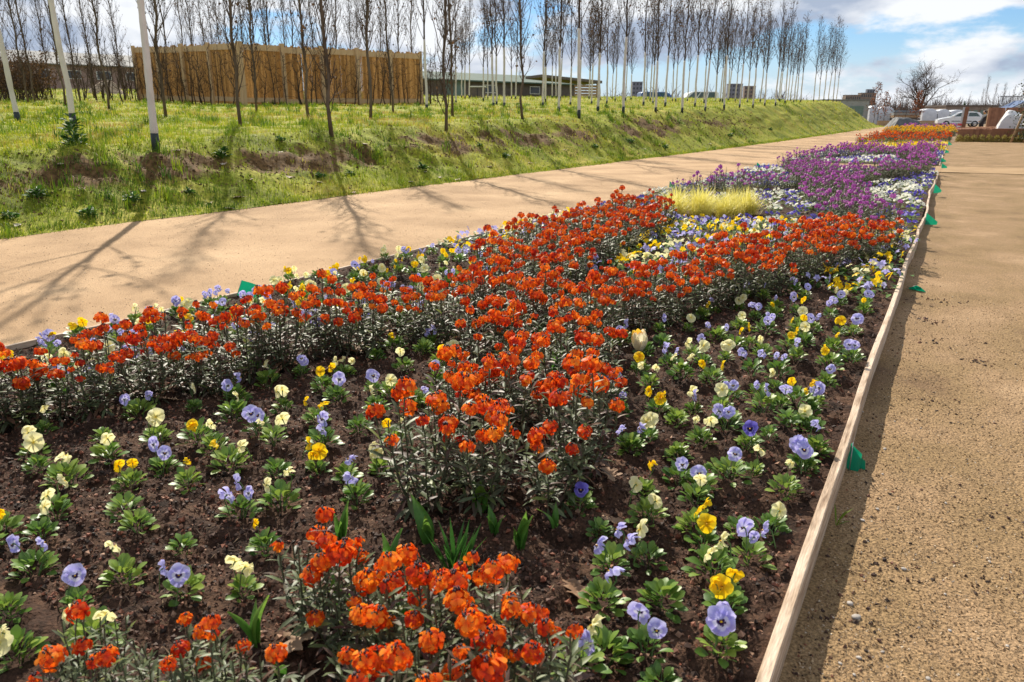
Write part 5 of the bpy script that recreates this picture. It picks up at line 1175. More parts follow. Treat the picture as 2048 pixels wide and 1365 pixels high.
flag(1892, 300, PSI, 'green flag past the cross path near the purple row end', 0.25, 0.3, 0.25, X=(-0.12, 26.0))
flag(1896, 286, PSI, 'green flag beside the far yellow pansies', 0.3, 0.3, 0.3, X=(-0.1, 33.0))

def pebble(seed):
    rr = np.random.default_rng(seed); n, m = 7, 9; P = np.zeros((n, m, 3)); k = rr.uniform(0.7, 1.2, 3)
    for i in range(n):
        for j in range(m):
            a = math.pi * i / (n - 1); b = 2 * math.pi * j / (m - 1); d = 1 + 0.16 * math.sin(2 * b + k[0] * 5) * math.sin(a) + 0.1 * math.cos(3 * a + k[1] * 4)
            P[i, j] = (math.sin(a) * math.cos(b) * d * k[0], math.sin(a) * math.sin(b) * d * 0.75 * k[1], math.cos(a) * d * 0.42)
    g = Geo(); grid(g, P); return g.mesh('pebble', stonem)
PB = [pebble(i) for i in range(6)]
for i, (x, y, s) in enumerate([(1712, 1238, 24), (1700, 1208, 19), (1770, 955 - 60, 16), (1765, 950, 12), (1725, 1040, 14), (1755, 1018, 11), (1808, 1137, 16), (1717, 1320, 13), (1708, 1352, 10), (1725, 825, 15), (1790, 840, 9), (1673, 980, 11), (1892, 1005, 10), (1900, 1260, 9), (1856, 1360, 14), (2015, 1290, 12), (1765, 1305, 9), (1680, 1330, 10), (1842, 855, 8), (1805, 690, 9), (1830, 650, 8), (1935, 930, 7), (1980, 1120, 9), (1890, 1190, 8), (1730, 1160, 8)]):
    p = flat(x, y, -0.085); o = obj('pebble', PB[i % 6], None, (p[0], p[1], float(rp_z(p[0], p[1])) + 0.0015), (U(-0.2, 0.2), U(-0.2, 0.2), U(0, 6.28)), s * 0.00052)
    tag(o, ['large flat grey pebble lying on the gravel path', 'small grey pebble lying on the gravel path'][0 if s > 14 else 1], 'pebble', ['large pebbles on the gravel', 'small pebbles on the gravel'][0 if s > 14 else 1])

def broad_leaf(seed, lobes, l):
    """dry lobed leaf, curled"""
    rr = np.random.default_rng(seed); n = 22; t = np.linspace(0, 1, n); P = np.zeros((n, 5, 3)); cu = rr.uniform(0.1, 0.45)
    for i, a in enumerate(t):
        w = l * 0.32 * math.sin(math.pi * min(1, a * 0.95 + 0.03)) ** 0.8 * (1 + (0.42 * math.sin(a * math.pi * 2 * lobes + 0.5) if lobes else 0.12 * math.sin(a * 17)))
        for j, b in enumerate((-1, -0.5, 0, 0.5, 1)): P[i, j] = (b * w * (1 + rr.normal(0, 0.06)), l * (a - 0.5) + abs(b) * w * 0.25, cu * l * 0.5 * (abs(b) ** 1.5 * w / l * 1.6 + 0.6 * (a - 0.5) ** 2) + rr.normal(0, 0.003))
    g = Geo(); grid(g, P); blade = g
    tube(blade, [[0, -l * 0.5, 0], [0, -l * 0.72, 0.006]], [0.0014, 0.001], 4)
    return g
DL = [broad_leaf(i, [3, 4, 3, 0][i], 0.11).mesh('dry_leaf', dryleaf) for i in range(4)]
PL = [broad_leaf(i + 9, [3, 0, 2][i], 0.12).mesh('dry_leaf', paleleaf) for i in range(3)]
for i, (x, y, s, lab) in enumerate([(1150, 1290, 0.55, 'small brown oak leaf with deep lobes on the soil by the near clump'), (1155, 1180, 0.8, 'upright brown oak leaf tangled with a single orange bloom'), (600, 1295, 0.9, 'curled light brown leaf at the foot of the near wallflower clump'), (1225, 1035, 0.8, 'broad brown dry leaf lying beside the deep violet pansy'), (710, 705, 1.2, None), (780, 660, 1.2, None), (545, 745, 0.9, None), (400, 775, 0.8, None), (640, 740, 1.0, None), (1190, 770, 0.9, None), (1280, 590, 0.9, None), (1180, 500, 0.9, None), (1220, 960, 0.7, None), (330, 800, 0.8, None), (870, 690, 1.0, None), (1215, 700, 0.8, None)]):
    p = flat(x, y); o = obj('dry_leaf', DL[i % 4], None, (p[0], p[1], float(soil_z(*p)) + 0.012), (U(-0.3, 0.3), U(-0.3, 0.3), U(0, 6.28)), s)
    tag(o, lab or 'broad dry brown leaf lying under the orange wallflowers', 'leaf', 'dry leaves in the flower bed')
for i, (x, y) in enumerate([(460, 420), (420, 405), (470, 400), (480, 402), (35, 453), (355, 316), (190, 288), (500, 378), (285, 390), (445, 330), (860, 340), (850, 352), (880, 360), (915, 362), (730, 293), (705, 388), (1130, 305), (1215, 312), (1325, 289), (1290, 300), (1555, 258), (1420, 290), (820, 368), (640, 372), (580, 360), (1060, 330), (980, 340), (170, 400), (120, 340), (560, 300)]):
    p = onbank(x, y) if y < 470 else None
    o = obj('fallen_leaf', PL[i % 3], None, (p[0], p[1], p[2] + 0.012), (U(-0.15, 0.15), U(-0.15, 0.15), U(0, 6.28)), U(0.7, 1.2)); tag(o, 'pale dry leaf lying in the grass of the bank', 'leaf', 'fallen leaves on the bank')
p = np.array(flat(1745, 890, -0.085))
# weeds: dark leafy clumps on the bank
def weed(seed, n, l, up):
    rr = np.random.default_rng(seed); g = Geo(); lv, lf = spoon(l, l * 0.42, 0.35); R = []; L = []
    for k in range(n):
        a = rr.uniform(0, 6.28); f = rr.random(); R.append(rotz(a) @ rotx(rr.uniform(0.0, 0.9)) @ roty(rr.normal(0, 0.4)) * rr.uniform(0.6, 1.25)); r = l * 0.9 * f; L.append((-math.sin(a) * r, math.cos(a) * r, up * (1 - f ** 2) * rr.random()))
    g.many(lv, lf, np.array(R), np.array(L), 0, rr.random(n))
    return g.mesh('foliage', weedm)
WD = [weed(1, 110, 0.10, 0.36), weed(2, 70, 0.07, 0.10), weed(3, 60, 0.04, 0.05)]
for x, y, k, s, lab in [(152, 300, 0, 1.0, 'big dark leafy weed growing before a white wrapped tree'), (445, 318, 1, 1.2, 'dark glossy weed clump on the crest of the bank'), (265, 405, 2, 1.6, 'low green weed clump near the path edge of the bank'), (75, 402, 2, 1.8, 'low round green weed at the foot of the bare slope'), (178, 440, 2, 1.5, None), (700, 352, 2, 1.5, None), (845, 345, 2, 1.8, None), (1010, 325, 2, 1.8, None), (1260, 288, 2, 2.2, None), (1330, 300, 2, 2.0, None), (1460, 276, 2, 2.6, None), (640, 355, 2, 1.3, None), (560, 280, 2, 1.3, None), (960, 300, 2, 1.4, None), (1190, 300, 2, 1.8, None), (1540, 262, 2, 2.4, None), (380, 390, 2, 1.2, None), (20, 440, 2, 1.3, None)]:
    q = onbank(x, y); r = empty('weed', q, (0, 0, U(0, 6.28)), s); f = obj('foliage', WD[k], r); f['kind'] = 'stuff'
    g = Geo(); tube(g, [[0, 0, -0.04], [0.01, 0, 0.05], [0, 0.01, 0.14 if k == 0 else 0.06]], [0.006, 0.005, 0.003], 5); obj('stem', g.mesh('stem', fstem), r)
    tag(r, lab or 'low green weed clump growing on the grassy slope', 'weed', 'weeds on the bank')
# a grass seedling at the board
p = flat(1672, 1050, -0.085); r = empty('grass_seedling', (p[0], p[1], float(rp_z(p[0], p[1])))); tag(r, 'single green grass seedling in the board shadow on the gravel', 'grass')
bv, bf = lance(0.075, 0.005, 0.6)
for k in range(6):
    g = Geo(); g.add(bv * U(0.6, 1.1), bf, 0, U(0.2, 0.6)); obj('blade', g.mesh('blade', grassm), r, (0, 0, -0.003), (U(0.3, 1.35), 0, U(0, 6.28)))

# ------------------------------------------------------------------ the far end: yard, deck, fences, buildings
def place(x, y, dep): 
    q = deep(x, y, dep); return np.array([q[0], q[1], float(gz(q[1])) - 0.012])
SC = lambda dep: dep / FPX          # metres per photograph pixel at a depth
# low hedge and wooden deck at the end of the gravel path
D0 = np.array([0.18, 40.2]); z0 = float(gz(40))
def deck():
    r = empty('wooden_deck', (D0[0], D0[1], z0)); tag(r, 'raised deck faced with upright reddish brown boards', 'deck')
    w = 3.1
    for k in range(26):
        g = Geo(); box(g, (k * w / 26 + 0.004, U(-0.006, 0.004), -0.02), ((k + 1) * w / 26 - 0.004, 0.03, 0.54 + U(-0.01, 0.01))); obj('board', g.mesh('board', deckw, False), r)
    for k in range(9):
        g = Geo(); box(g, (-0.03, 0.035 + k * 0.33, 0.50), (w + 0.03, 0.035 + (k + 1) * 0.33 - 0.012, 0.54)); obj('top_board', g.mesh('top_board', deckw, False), r)
    g = Geo(); box(g, (0.03, 0.05, -0.02), (w - 0.03, 2.9, 0.49)); obj('frame', g.mesh('frame', deckw, False), r)
deck()
boxleaf = M('low_hedge_leaf', [(0.0, (0.20, 0.17, 0.03)), (1.0, (0.46, 0.37, 0.09))], 0.6, use='rnd', trans=0.3)
for k in range(11):
    g = Geo(); rr = np.random.default_rng(k); n = 260; d = rr.normal(0, 1, (n, 3)); d /= np.linalg.norm(d, axis=1)[:, None]; d[:, 2] = np.abs(d[:, 2])
    g.many(LEAFQ, LEAFQF, rand_rot(n) * rr.uniform(0.035, 0.06, n)[:, None, None], d * np.array([0.17, 0.15, 0.34]) * rr.uniform(0.6, 1, n)[:, None], 0, rr.random(n))
    r = empty('hedge_plant', (D0[0] + 0.1 + k * 0.285, D0[1] - 0.28, z0)); f = obj('foliage', g.mesh('foliage', boxleaf), r); f['kind'] = 'stuff'
    g = Geo(); tube(g, [[0, 0, -0.05], [0, 0, 0.2]], [0.008, 0.006], 5); obj('stem', g.mesh('stem', twig), r)
    tag(r, 'low olive hedge plant in the row before the wooden deck', 'hedge', 'low hedge before the deck')
for k in range(16):
    g = Geo(); L_ = U(0.4, 1.1); box(g, (-L_ / 2, -0.06, 0), (L_ / 2, 0.06, 0.025))
    o = obj('loose_plank', g.mesh('loose_plank', lumber, False), None, (D0[0] + U(0.4, 1.5), D0[1] + U(0.25, 2.3), z0 + 0.54 + 0.024 * (k % 4)), (0, U(-0.02, 0.02), U(-1.2, 1.2))); tag(o, 'pale offcut plank in the loose pile on the wooden deck', 'plank', 'offcuts on the deck')
for k in range(3):
    g = Geo(); box(g, (-0.9, -0.07, 0), (0.9, 0.07, 0.035)); o = obj('dark_plank', g.mesh('dark_plank', deckw, False), None, (D0[0] + 2.2, D0[1] + 0.15 + 0.16 * k, z0 + 0.54), (0, 0, U(-0.06, 0.06))); tag(o, 'long red brown plank lying on the deck before the pale tarp', 'plank', 'long planks on the deck')
tarpd = M('dark_tarp', [(0.06, 0.065, 0.07), (0.13, 0.135, 0.14)], 0.7, 2, 4, bump=0.5, bscale=6)
def draped(name, c, w, d, h, mat, label, seed, yaw=0, slant=0.0):
    rr = np.random.default_rng(seed); n = 30; u = np.linspace(-1, 1, n); X, Y = np.meshgrid(u, u); r = np.maximum(np.abs(X) ** 1, np.abs(Y))
    Z = h * np.clip((1.0 - np.clip((r - 0.6) / 0.4, 0, 1) ** 1.3), 0, 1) * (0.82 + 0.3 * fbm(X + seed, Y, 1.5, 3) - slant * X)
    rad = 1 + 0.06 * fbm(X * 3, Y * 3 + seed, 2.0, 2)
    g = Geo(); grid(g, np.stack([X * w / 2 * rad, Y * d / 2 * rad, Z], -1)); o = obj(name, g.mesh(name, mat, True), None, c, (0, 0, yaw)); tag(o, label, 'tarp'); return o
draped('pale_tarp', (D0[0] + 2.35, D0[1] + 1.4, z0 + 0.53), 1.7, 1.2, 0.78, tarpl, 'pale grey tarp draped over a heap on the wooden deck', 3, 0, 0.25)
q = place(1808, 252, 66); draped('grey_tarp', (q[0], q[1], q[2]), 62 * SC(66), 1.9, 22 * SC(66), tarpd, 'dark grey tarp covering a stack at the end of the sandy path', 8, PSI)
# leaning post with sheeting, striped barrier, leafy posts
def post_at(x, ytop, dep, label, mat, wpx=8, base=None, lean=0.04, sheet_m=None):
    q = place(x, 255, dep); h = CAMH + (240 - ytop) * SC(dep) / math.cos(TH) - q[2]; r = empty('timber_post', q, (0, lean, 0)); tag(r, label, 'post'); w = wpx * SC(dep) / 2
    g = Geo(); box(g, (-w, -w, -0.1), (w, w, h)); obj('beam', g.mesh('beam', mat, False), r)
    g = Geo(); box(g, (-w * 2.1, -w * 0.7, 0.3), (-w * 1.02, w * 0.7, h * 0.98)); obj('facing', g.mesh('facing', sheet_m or trim, False), r)
post_at(1926, 216, 46, 'upright brown timber post with grey sheeting beside the white car', deckw, 7, sheet_m=tarpl)
redw = M('barrier_red', [(0.55, 0.06, 0.06), (0.7, 0.10, 0.10)], 0.5, 3, 2)
q = place(1917, 256, 46); r = empty('striped_barrier', q, (0, 0, PSI)); tag(r, 'crumpled red and white barrier tape standing at the end of the bed', 'barrier')
for k in range(5):
    g = Geo(); box(g, (-0.10, -0.02 - 0.002 * k, 0.12 * k), (0.12, 0.02, 0.12 * k + 0.116)); obj('stripe', g.mesh('stripe', redw if k % 2 == 0 else trim, False), r, (U(-0.03, 0.03), 0, 0), (0, U(-0.2, 0.2), U(-0.3, 0.3)))
def leafy_post(x, dep, ytop, label, seed):
    q = place(x, 285, dep); h = CAMH + (240 - ytop) * SC(dep) - q[2]; r = empty('leafy_post', q); tag(r, label, 'climbing plant'); rr = np.random.default_rng(seed)
    g = Geo(); tube(g, [[-0.25, 0, -0.1], [0.05, 0, h * 0.5]], [0.05, 0.045], 6); obj('post', g.mesh('post', timber), r)
    g = Geo(); tube(g, [[0.25, 0, -0.1], [0.3, 0, h * 0.8]], [0.05, 0.045], 6); obj('post', g.mesh('post', timber), r)
    g = Geo(); box(g, (-0.1, -0.05, h * 0.78), (0.9, 0.05, h * 0.78 + 0.08)); obj('crossbar', g.mesh('crossbar', timber, False), r)
    g = Geo(); n = 1500; t = rr.random(n); L = np.stack([0.25 + rr.normal(0, 0.24, n), rr.normal(0, 0.2, n), 0.15 + t * (h - 0.1)], -1)
    g.many(LEAFQ, LEAFQF, rand_rot(n) * rr.uniform(0.05, 0.10, n)[:, None, None], L, 0, rr.random(n)); f = obj('foliage', g.mesh('foliage', ivyl), r); f['kind'] = 'stuff'
leafy_post(2034, 32, 165, 'dark leafy climber on timber posts beside the wooden deck', 4)
leafy_post(2072, 30, 150, 'second dark leafy climber on timber posts past the deck', 5)
# brown wood panels and metal mesh fence behind the deck
for x, w, d, lab in [(1990, 1.1, 50, 'low brown wooden panel standing behind the pale tarp'), (2028, 1.3, 50, 'low brown wooden panel beside the leafy climber')]:
    q = place(x, 245, d); r = empty('screen_fence', q, (0, 0, PSI)); tag(r, lab, 'fence')
    for k in range(7):
        g = Geo(); box(g, (-w / 2 + k * w / 7, 0, 0.15), (-w / 2 + (k + 1) * w / 7 - 0.008, 0.03, 1.55)); obj('slat', g.mesh('slat', deckw, False), r)
    g = Geo(); box(g, (-w / 2, 0.032, 0), (-w / 2 + 0.08, 0.1, 1.5)); obj('post', g.mesh('post', timber, False), r)
q = place(2014, 240, 60); r = empty('mesh_fence', q, (0, 0, PSI + 0.1)); tag(r, 'grey metal mesh fence panel behind the wooden deck', 'fence')
for k in range(15):
    g = Geo(); box(g, (-0.9 + k * 0.128, -0.012, 0.1), (-0.9 + k * 0.128 + 0.05, 0.012, 2.5)); obj('bar', g.mesh('bar', wire, False), r)
for z in (0.1, 2.45):
    g = Geo(); box(g, (-0.95, -0.03, z), (0.95, 0.03, z + 0.08)); obj('rail', g.mesh('rail', wire, False), r)
# people working behind the deck
skin = M('skin', [(0.45, 0.27, 0.20), (0.52, 0.32, 0.24)], 0.5, 20, 2); cloth_d = M('dark_cloth', [(0.015, 0.015, 0.018), (0.03, 0.03, 0.035)], 0.8, 20, 2); cloth_o = M('ochre_cloth', [(0.45, 0.24, 0.03), (0.55, 0.3, 0.05)], 0.8, 20, 2); hairm = M('hair', [(0.10, 0.055, 0.03), (0.16, 0.09, 0.05)], 0.6, 40, 2)
def person(c, yaw, cloth, label, bend=0.25, s=1.0, cap=False):
    r = empty('person', c, (0, 0, yaw), s); tag(r, label, 'person')
    J = {'pel': (0, 0, 0.92), 'ch': (bend * 0.55, 0, 1.32), 'nk': (bend * 0.8, 0, 1.48), 'hd': (bend * 0.95, 0, 1.66), 'lh': (0, 0.1, 0.88), 'rh': (0, -0.1, 0.88), 'lk': (0.06, 0.12, 0.48), 'rk': (0.02, -0.12, 0.48), 'la': (-0.02, 0.13, 0.08), 'ra': (-0.06, -0.13, 0.08), 'lt': (0.15, 0.14, 0.03), 'rt': (0.11, -0.14, 0.03), 'ls': (bend * 0.65, 0.19, 1.40), 'rs': (bend * 0.65, -0.19, 1.40), 'le': (bend * 0.6 + 0.1, 0.25, 1.12), 're': (bend * 0.6 + 0.1, -0.25, 1.12), 'lw': (bend * 0.6 + 0.34, 0.16, 1.05), 'rw': (bend * 0.6 + 0.34, -0.14, 1.02), 'lf': (bend * 0.6 + 0.43, 0.14, 1.03), 'rf': (bend * 0.6 + 0.43, -0.12, 1.0)}
    E = [('pel', 'ch'), ('ch', 'nk'), ('nk', 'hd'), ('pel', 'lh'), ('pel', 'rh'), ('lh', 'lk'), ('rh', 'rk'), ('lk', 'la'), ('rk', 'ra'), ('la', 'lt'), ('ra', 'rt'), ('ch', 'ls'), ('ch', 'rs'), ('ls', 'le'), ('rs', 're'), ('le', 'lw'), ('re', 'rw'), ('lw', 'lf'), ('rw', 'rf')]
    Rr = {'pel': 0.15, 'ch': 0.165, 'nk': 0.06, 'hd': 0.105, 'lh': 0.1, 'rh': 0.1, 'lk': 0.065, 'rk': 0.065, 'la': 0.045, 'ra': 0.045, 'lt': 0.035, 'rt': 0.035, 'ls': 0.075, 'rs': 0.075, 'le': 0.045, 're': 0.045, 'lw': 0.032, 'rw': 0.032, 'lf': 0.035, 'rf': 0.035}
    ks = list(J); me = bpy.data.meshes.new('body'); me.from_pydata([J[k] for k in ks], [(ks.index(a), ks.index(b)) for a, b in E], []); o = obj('body', me, r); me.materials.append(cloth)
    o.modifiers.new('skin', 'SKIN'); sk = me.skin_vertices[0].data
    for i, k in enumerate(ks): sk[i].radius = (Rr[k], Rr[k])
    sk[0].use_root = True; o.modifiers.new('sub', 'SUBSURF').levels = 2; o.modifiers['sub'].render_levels = 2
    for nm, mt, (cx, cy, cz), (a, b, e) in [('face', skin, J['hd'], (0.098, 0.082, 0.118)), ('hair', cloth_d if cap else hairm, (J['hd'][0] - 0.03, 0, J['hd'][2] + 0.035), (0.10, 0.09, 0.10)), ('hand', skin, J['lf'], (0.06, 0.035, 0.04)), ('hand', skin, J['rf'], (0.06, 0.035, 0.04))]:
        g = Geo(); P = np.array([[(cx + a * math.sin(u) * math.cos(v) * (1.12 if math.cos(v) > 0.9 and 1.2 < u < 1.9 else 1), cy + b * math.sin(u) * math.sin(v), cz + e * math.cos(u)) for v in np.linspace(0, 2 * math.pi, 13)] for u in np.linspace(0, math.pi, 9)]); grid(g, P); obj(nm, g.mesh(nm, mt), r)
q = place(1962, 250, 52); person((q[0], q[1], q[2] - 0.35), PSI + 0.2, cloth_d, 'person in dark clothes bending over a workbench behind the deck', 0.42)
q = place(1980, 250, 54); person((q[0], q[1], q[2] - 0.40), PSI + 2.8, cloth_o, 'person in an ochre top and dark cap stooping behind the deck', 0.5, 1.0, True)
# white sheeted pallets along a low plank wall
for x0, x1, yt, lab in [(1733, 1750, 213, 'white sheeted pallet nearest the grey shed'), (1751, 1781, 215, 'wide white sheeted pallet beside the crate stack'), (1838, 1868, 219, 'white sheeted pallet between the crate stack and the car'), (1869, 1893, 220, 'white sheeted pallet behind the bonnet of the white car'), (1894, 1924, 221, 'white sheeted pallet behind the roof of the white car')]:
    dep = 92; s = SC(dep); q = place((x0 + x1) / 2, 240, dep); w = (x1 - x0) * s * 0.98; h = CAMH + (240 - yt) * s - q[2]
    r = empty('sheeted_pallet', q, (0, 0, PSI)); tag(r, lab, 'pallet')
    n, m = 15, 11; P = np.zeros((n, m, 3))
    for i, u in enumerate(np.linspace(0, 1, n)):
        for j, v in enumerate(np.linspace(-1, 1, m)):
            a = math.pi * u; P[i, j] = (v * w / 2 * (1 - 0.03 * math.sin(7 * u)), -math.cos(a) * 0.6, 0.16 + (h - 0.16) * min(1, math.sin(a) * 2.2) * (1 - 0.10 * abs(v) ** 3) + 0.03 * math.sin(4 * v + 6 * u))
    g = Geo(); grid(g, P); obj('sheeting', g.mesh('sheeting', whitebag), r)
    g = Geo(); box(g, (-w / 2 + 0.06, -0.5, 0.1), (w / 2 - 0.06, 0.5, h * 0.86)); obj('load', g.mesh('load', whitebag, False), r)
    g = Geo(); box(g, (-w / 2, -0.62, 0), (w / 2, 0.6, 0.14)); obj('base', g.mesh('base', timber, False), r)
q = place(1810, 240, 90); r = empty('crate_stack', q, (0, 0, PSI)); tag(r, 'stack of flat building materials with a blue grey cover', 'stack'); w = 54 * SC(90)
bluec = M('blue_grey_cover', [(0.16, 0.21, 0.26), (0.22, 0.27, 0.32)], 0.5, 3, 3)
for k in range(6):
    g = Geo(); box(g, (-w / 2 + U(0, 0.1), -0.5 + U(0, 0.1), 0.05 + k * 0.30), (w / 2 - U(0, 0.1), 0.6, 0.05 + k * 0.30 + 0.24)); obj('layer', g.mesh('layer', [timber, greywall, darkwall, timber, greywall, bluec][k], False), r)
q = place(1830, 246, 84); r = empty('plank_wall', q, (0, 0, PSI)); tag(r, 'low wall of brown planks below the white sheeted pallets', 'wall'); w = 150 * SC(84)
for k in range(3):
    g = Geo(); box(g, (-w / 2, 0.005 * k, k * 0.2), (w / 2, 0.08, k * 0.2 + 0.19)); obj('plank', g.mesh('plank', timber, False), r)
# grey shed at the bank's end, long low building, far blocks
def block(name, x0, x1, yt, dep, mat, label, floors=3, cols=6, depth=None, roofm=None, base=None, wm=None):
    s = SC(dep); q = place((x0 + x1) / 2, 240, dep); w = (x1 - x0) * s; h = CAMH + (240 - yt) * s - q[2]; d = depth or w * 0.5
    r = empty(name, q, (0, 0, PSI)); tag(r, label, 'building')
    g = Geo(); box(g, (-w / 2, 0, -0.5), (w / 2, d, h)); obj('wall', g.mesh('wall', mat, False), r)
    g = Geo(); box(g, (-w / 2 - w * 0.01, -w * 0.015, h), (w / 2 + w * 0.01, d + w * 0.01, h + 0.025 * w)); obj('roof', g.mesh('roof', roofm or darkwall, False), r)
    for i in range(floors):
        for j in range(cols):
            cw = w / cols; ch = h / floors; g = Geo(); box(g, (-w / 2 + (j + 0.22) * cw, -0.02 * cw, (i + 0.3) * ch), (-w / 2 + (j + 0.78) * cw, 0.04 * cw, (i + 0.78) * ch)); obj('window', g.mesh('window', wm or darkpane, False), r)
    return r
block('grey_shed', 1640, 1734, 203, 88, greywall, 'flat roofed grey green shed behind the end of the bank', 1, 2, 4, greyroof, wm=greendoor)
block('apartment_block', 1686, 1716, 193, 420, beige, 'low beige apartment block far behind the grey shed', 4, 7)
block('apartment_block', 1716, 1746, 189, 430, beige, 'mid height beige apartment block far beyond the pallets', 5, 7)
block('tower_block', 1727, 1742, 182, 440, bluewall, 'blue grey tower rising above the beige apartment blocks', 7, 3)
block('tower_block', 1452, 1480, 172, 420, bluewall, 'blue grey tower block seen between the wrapped tree trunks', 9, 4)
block('tower_block', 1484, 1506, 176, 440, beige, 'brownish tower block seen between the wrapped tree trunks', 9, 4)
block('tower_block', 1262, 1282, 168, 430, bluewall, 'distant grey tower behind the tree trunks near the blue van', 9, 3)
block('low_building', 1888, 1995, 214, 130, beige, 'long low beige building with a dark flat roof behind the car', 1, 8, 8, None, wm=greendoor)
# far belt of bare woodland
def far_wood(x0, x1, ytop, dep, n, label, seed):
    rr = np.random.default_rng(seed); g = Geo(); s = SC(dep)
    for k in range(n):
        q = place(rr.uniform(x0, x1), 240, dep * rr.uniform(0.92, 1.1)); h = (CAMH + (240 - ytop) * s) * rr.uniform(0.55, 1.1)
        for b in range(9):
            c = curve(q + np.r_[rr.normal(0, 0.3 * h / 3, 2), 0], np.r_[rr.normal(0, 0.45, 2), 1], h * rr.uniform(0.6, 1.05), 4, 0.2, 0.15, rr); tube(g, c, np.linspace(0.016, 0.006, 5) * h, 3, 0, rr.random(), False); twigs(g, c, 5, h * 0.28, h * 0.005, 0.2, rr, 0)
    tag(obj('far_wood', g.mesh('far_wood', farwood, False)), label, 'wood', kind='stuff')
farwood = M('far_branch', [(0.10, 0.075, 0.06), (0.17, 0.13, 0.105)], 0.9, use='rnd', lo=0, hi=1)
far_wood(1735, 1990, 202, 210, 170, 'brown belt of bare trees far beyond the yard', 1)
far_wood(1560, 1740, 200, 230, 60, 'bare far trees behind the bank end', 2)
far_wood(840, 1560, 182, 150, 140, 'bare far woodland glimpsed between the wrapped trunks', 3)
far_wood(1995, 2090, 195, 160, 40, 'bare far trees behind the mesh fence', 4)
# the big bare tree and smaller ones
def big_tree(seed, H, spread, mat, nl=7):
    rr = np.random.default_rng(seed); gt = Geo(); gc = Geo()
    tr = np.array([[0, 0, -0.2], [0.02, 0, 0.12 * H], [-0.03, 0.02, 0.24 * H]]); tube(gt, tr, [0.030 * H, 0.022 * H, 0.019 * H], 8)
    def grow(p, d, L, r, lev):
        c = curve(p, d, L, 6, 0.35 if lev < 2 else 0.15, 0.13, rr); tube(gc, c, np.linspace(r, r * 0.5, 7), 5 if lev < 2 else 3, 0, 0, False)
        if lev >= 4: return
        for k in range([5, 5, 4, 3][lev]):
            t = rr.uniform(0.3, 1.0); i = min(5, int(t * 6)); ax = c[i + 1] - c[i]; ax /= np.linalg.norm(ax); sd = np.cross(ax, rr.normal(0, 1, 3)); sd /= np.linalg.norm(sd)
            grow(c[i] + (c[i + 1] - c[i]) * (t * 6 - i if i < 5 else 1), ax * 0.75 + sd * rr.uniform(0.5, 0.95), L * rr.uniform(0.45, 0.65), r * 0.45, lev + 1)
    for k in range(nl):
        az = k * 2.4 + rr.uniform(-0.3, 0.3); e = rr.uniform(0.35, 1.0) * spread; grow(tr[2] * rr.uniform(0.75, 1), (math.cos(az) * e, math.sin(az) * e, 1), H * rr.uniform(0.36, 0.5), 0.012 * H, 0)
    return dict(trunk=gt.mesh('trunk', mat), crown=gc.mesh('crown', mat))
dep = 105; q = place(1838, 240, dep); plant_tree('spreading_tree', big_tree(24, (240 - 98) * SC(dep) * 0.84, 0.7, bark_far, 9), q, 'big spreading bare tree standing alone against the sky', None)
def leafy_young(seed, H, leafp, lm):
    rr = np.random.default_rng(seed); gt = Geo(); gc = Geo(); lv = []; lead = np.array([[0, 0, -0.1], [0.02, 0, H * 0.3], [0, 0.02, H * 0.65], [0.01, 0, H]]); tube(gt, lead, [0.03, 0.024, 0.015, 0.004], 6)
    for k in range(38):
        f = k / 38; z = H * (0.18 + 0.78 * f); az = k * 2.4; c = curve((0, 0, z), (math.cos(az), math.sin(az), 0.75), H * 0.24 * (1.15 - f), 4, 0.4, 0.1, rr); tube(gc, c, np.linspace(0.010, 0.003, 5), 3, 0, 0, False); twigs(gc, c, 6, H * 0.07, 0.003, 0.3, rr, 0, (lv, leafp))
    add_leaves(gc, lv, 0.10, 0.20, 1); return dict(trunk=gt.mesh('trunk', twig), crown=gc.mesh('crown', [twig, lm]))
for x, yt, dep, lp, lab in [(1748, 168, 84, 0.55, 'slender young oak holding rusty brown leaves behind the white pallets'), (1768, 186, 86, 0.35, 'small young oak with sparse rusty leaves behind the white pallets'), (1788, 178, 86, 0.08, 'thin young tree nearly bare behind the crate stack'), (1810, 182, 88, 0.03, 'thin bare young tree behind the crate stack'), (1832, 184, 88, 0.9, 'dense rusty brown young oak at the foot of the big bare tree')]:
    q = place(x, 240, dep); plant_tree('young_oak', leafy_young(int(x), CAMH + (240 - yt) * SC(dep) - q[2], lp, rustleaf), q, lab, None)
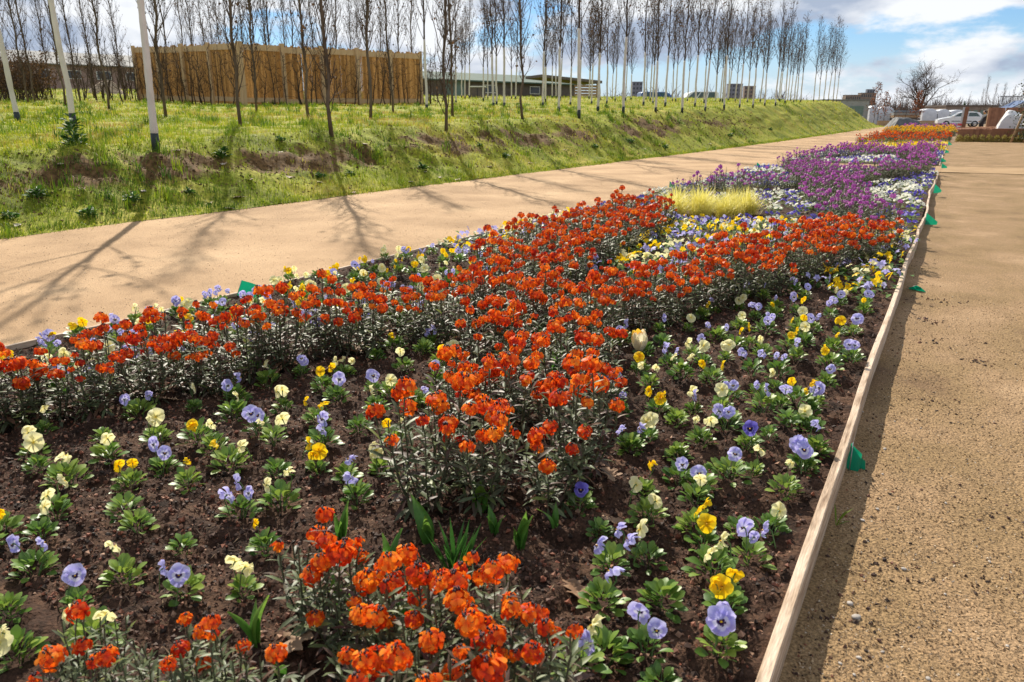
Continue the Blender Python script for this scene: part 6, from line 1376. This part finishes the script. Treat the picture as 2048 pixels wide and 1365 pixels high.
for x, yt, dep, lab in [(1966, 163, 95, 'tall narrow bare poplar clump behind the two people'), (1978, 175, 97, 'bare poplar beside the narrow poplar clump'), (1956, 185, 97, 'shorter bare poplar left of the tall clump'), (2000, 172, 100, 'bare poplar behind the mesh fence'), (2018, 178, 102, 'thin bare poplar behind the mesh fence beside the climber'), (2036, 168, 100, 'bare poplar rising behind the leafy climber')]:
    q = place(x, 240, dep); H_ = CAMH + (240 - yt) * SC(dep) - q[2]; plant_tree('bare_tree', PT[int(x) % 5], q, lab, None, s=H_ / 6.5)
q = place(1885, 240, 180); plant_tree('bare_tree', PT[1], q, 'lone bare poplar far behind the pallets', None, s=(240 - 190) * SC(180) / 6.5)
# small far conifer
def conifer():
    q = place(1924, 240, 170); H_ = CAMH + (240 - 204) * SC(170) - q[2]; r = empty('conifer', q); tag(r, 'tiny dark conifer far behind the low beige building', 'tree'); rr = np.random.default_rng(3)
    g = Geo(); tube(g, [[0, 0, 0], [0, 0, H_]], [0.12, 0.02], 5); obj('trunk', g.mesh('trunk', bark_far), r)
    g = Geo(); n = 900; t = rr.random(n) ** 0.7; a = rr.uniform(0, 6.28, n); rad = H_ * 0.22 * t * rr.uniform(0.5, 1, n); g.many(LEAFQ, LEAFQF, rand_rot(n) * 0.3, np.stack([np.cos(a) * rad, np.sin(a) * rad, H_ * (1 - 0.9 * t)], -1), 0, rr.random(n)); f = obj('crown', g.mesh('crown', weedm), r)
conifer()
# blue awning behind the mesh fence
q = place(2032, 235, 58); r = empty('blue_awning', q, (0, 0, PSI)); tag(r, 'dark blue slanted awning behind the mesh fence', 'awning')
bl = M('blue_canvas', [(0.02, 0.06, 0.16), (0.03, 0.09, 0.22)], 0.6, 3, 2)
g = Geo(); v = np.array([[-0.7, 0.3, 1.35], [0.8, 0.3, 2.1], [0.8, 1.8, 2.1], [-0.7, 1.8, 1.35]]); g.add(np.r_[v, v + [0, 0, 0.06]], BOXF); obj('canopy', g.mesh('canopy', bl, False), r)
for x in (-0.6, 0.7):
    g = Geo(); tube(g, [[x, 0.4, -0.1], [x, 0.4, 1.4 + 0.5 * (x + 0.6)]], [0.03, 0.03], 6); obj('pole', g.mesh('pole', wire), r)
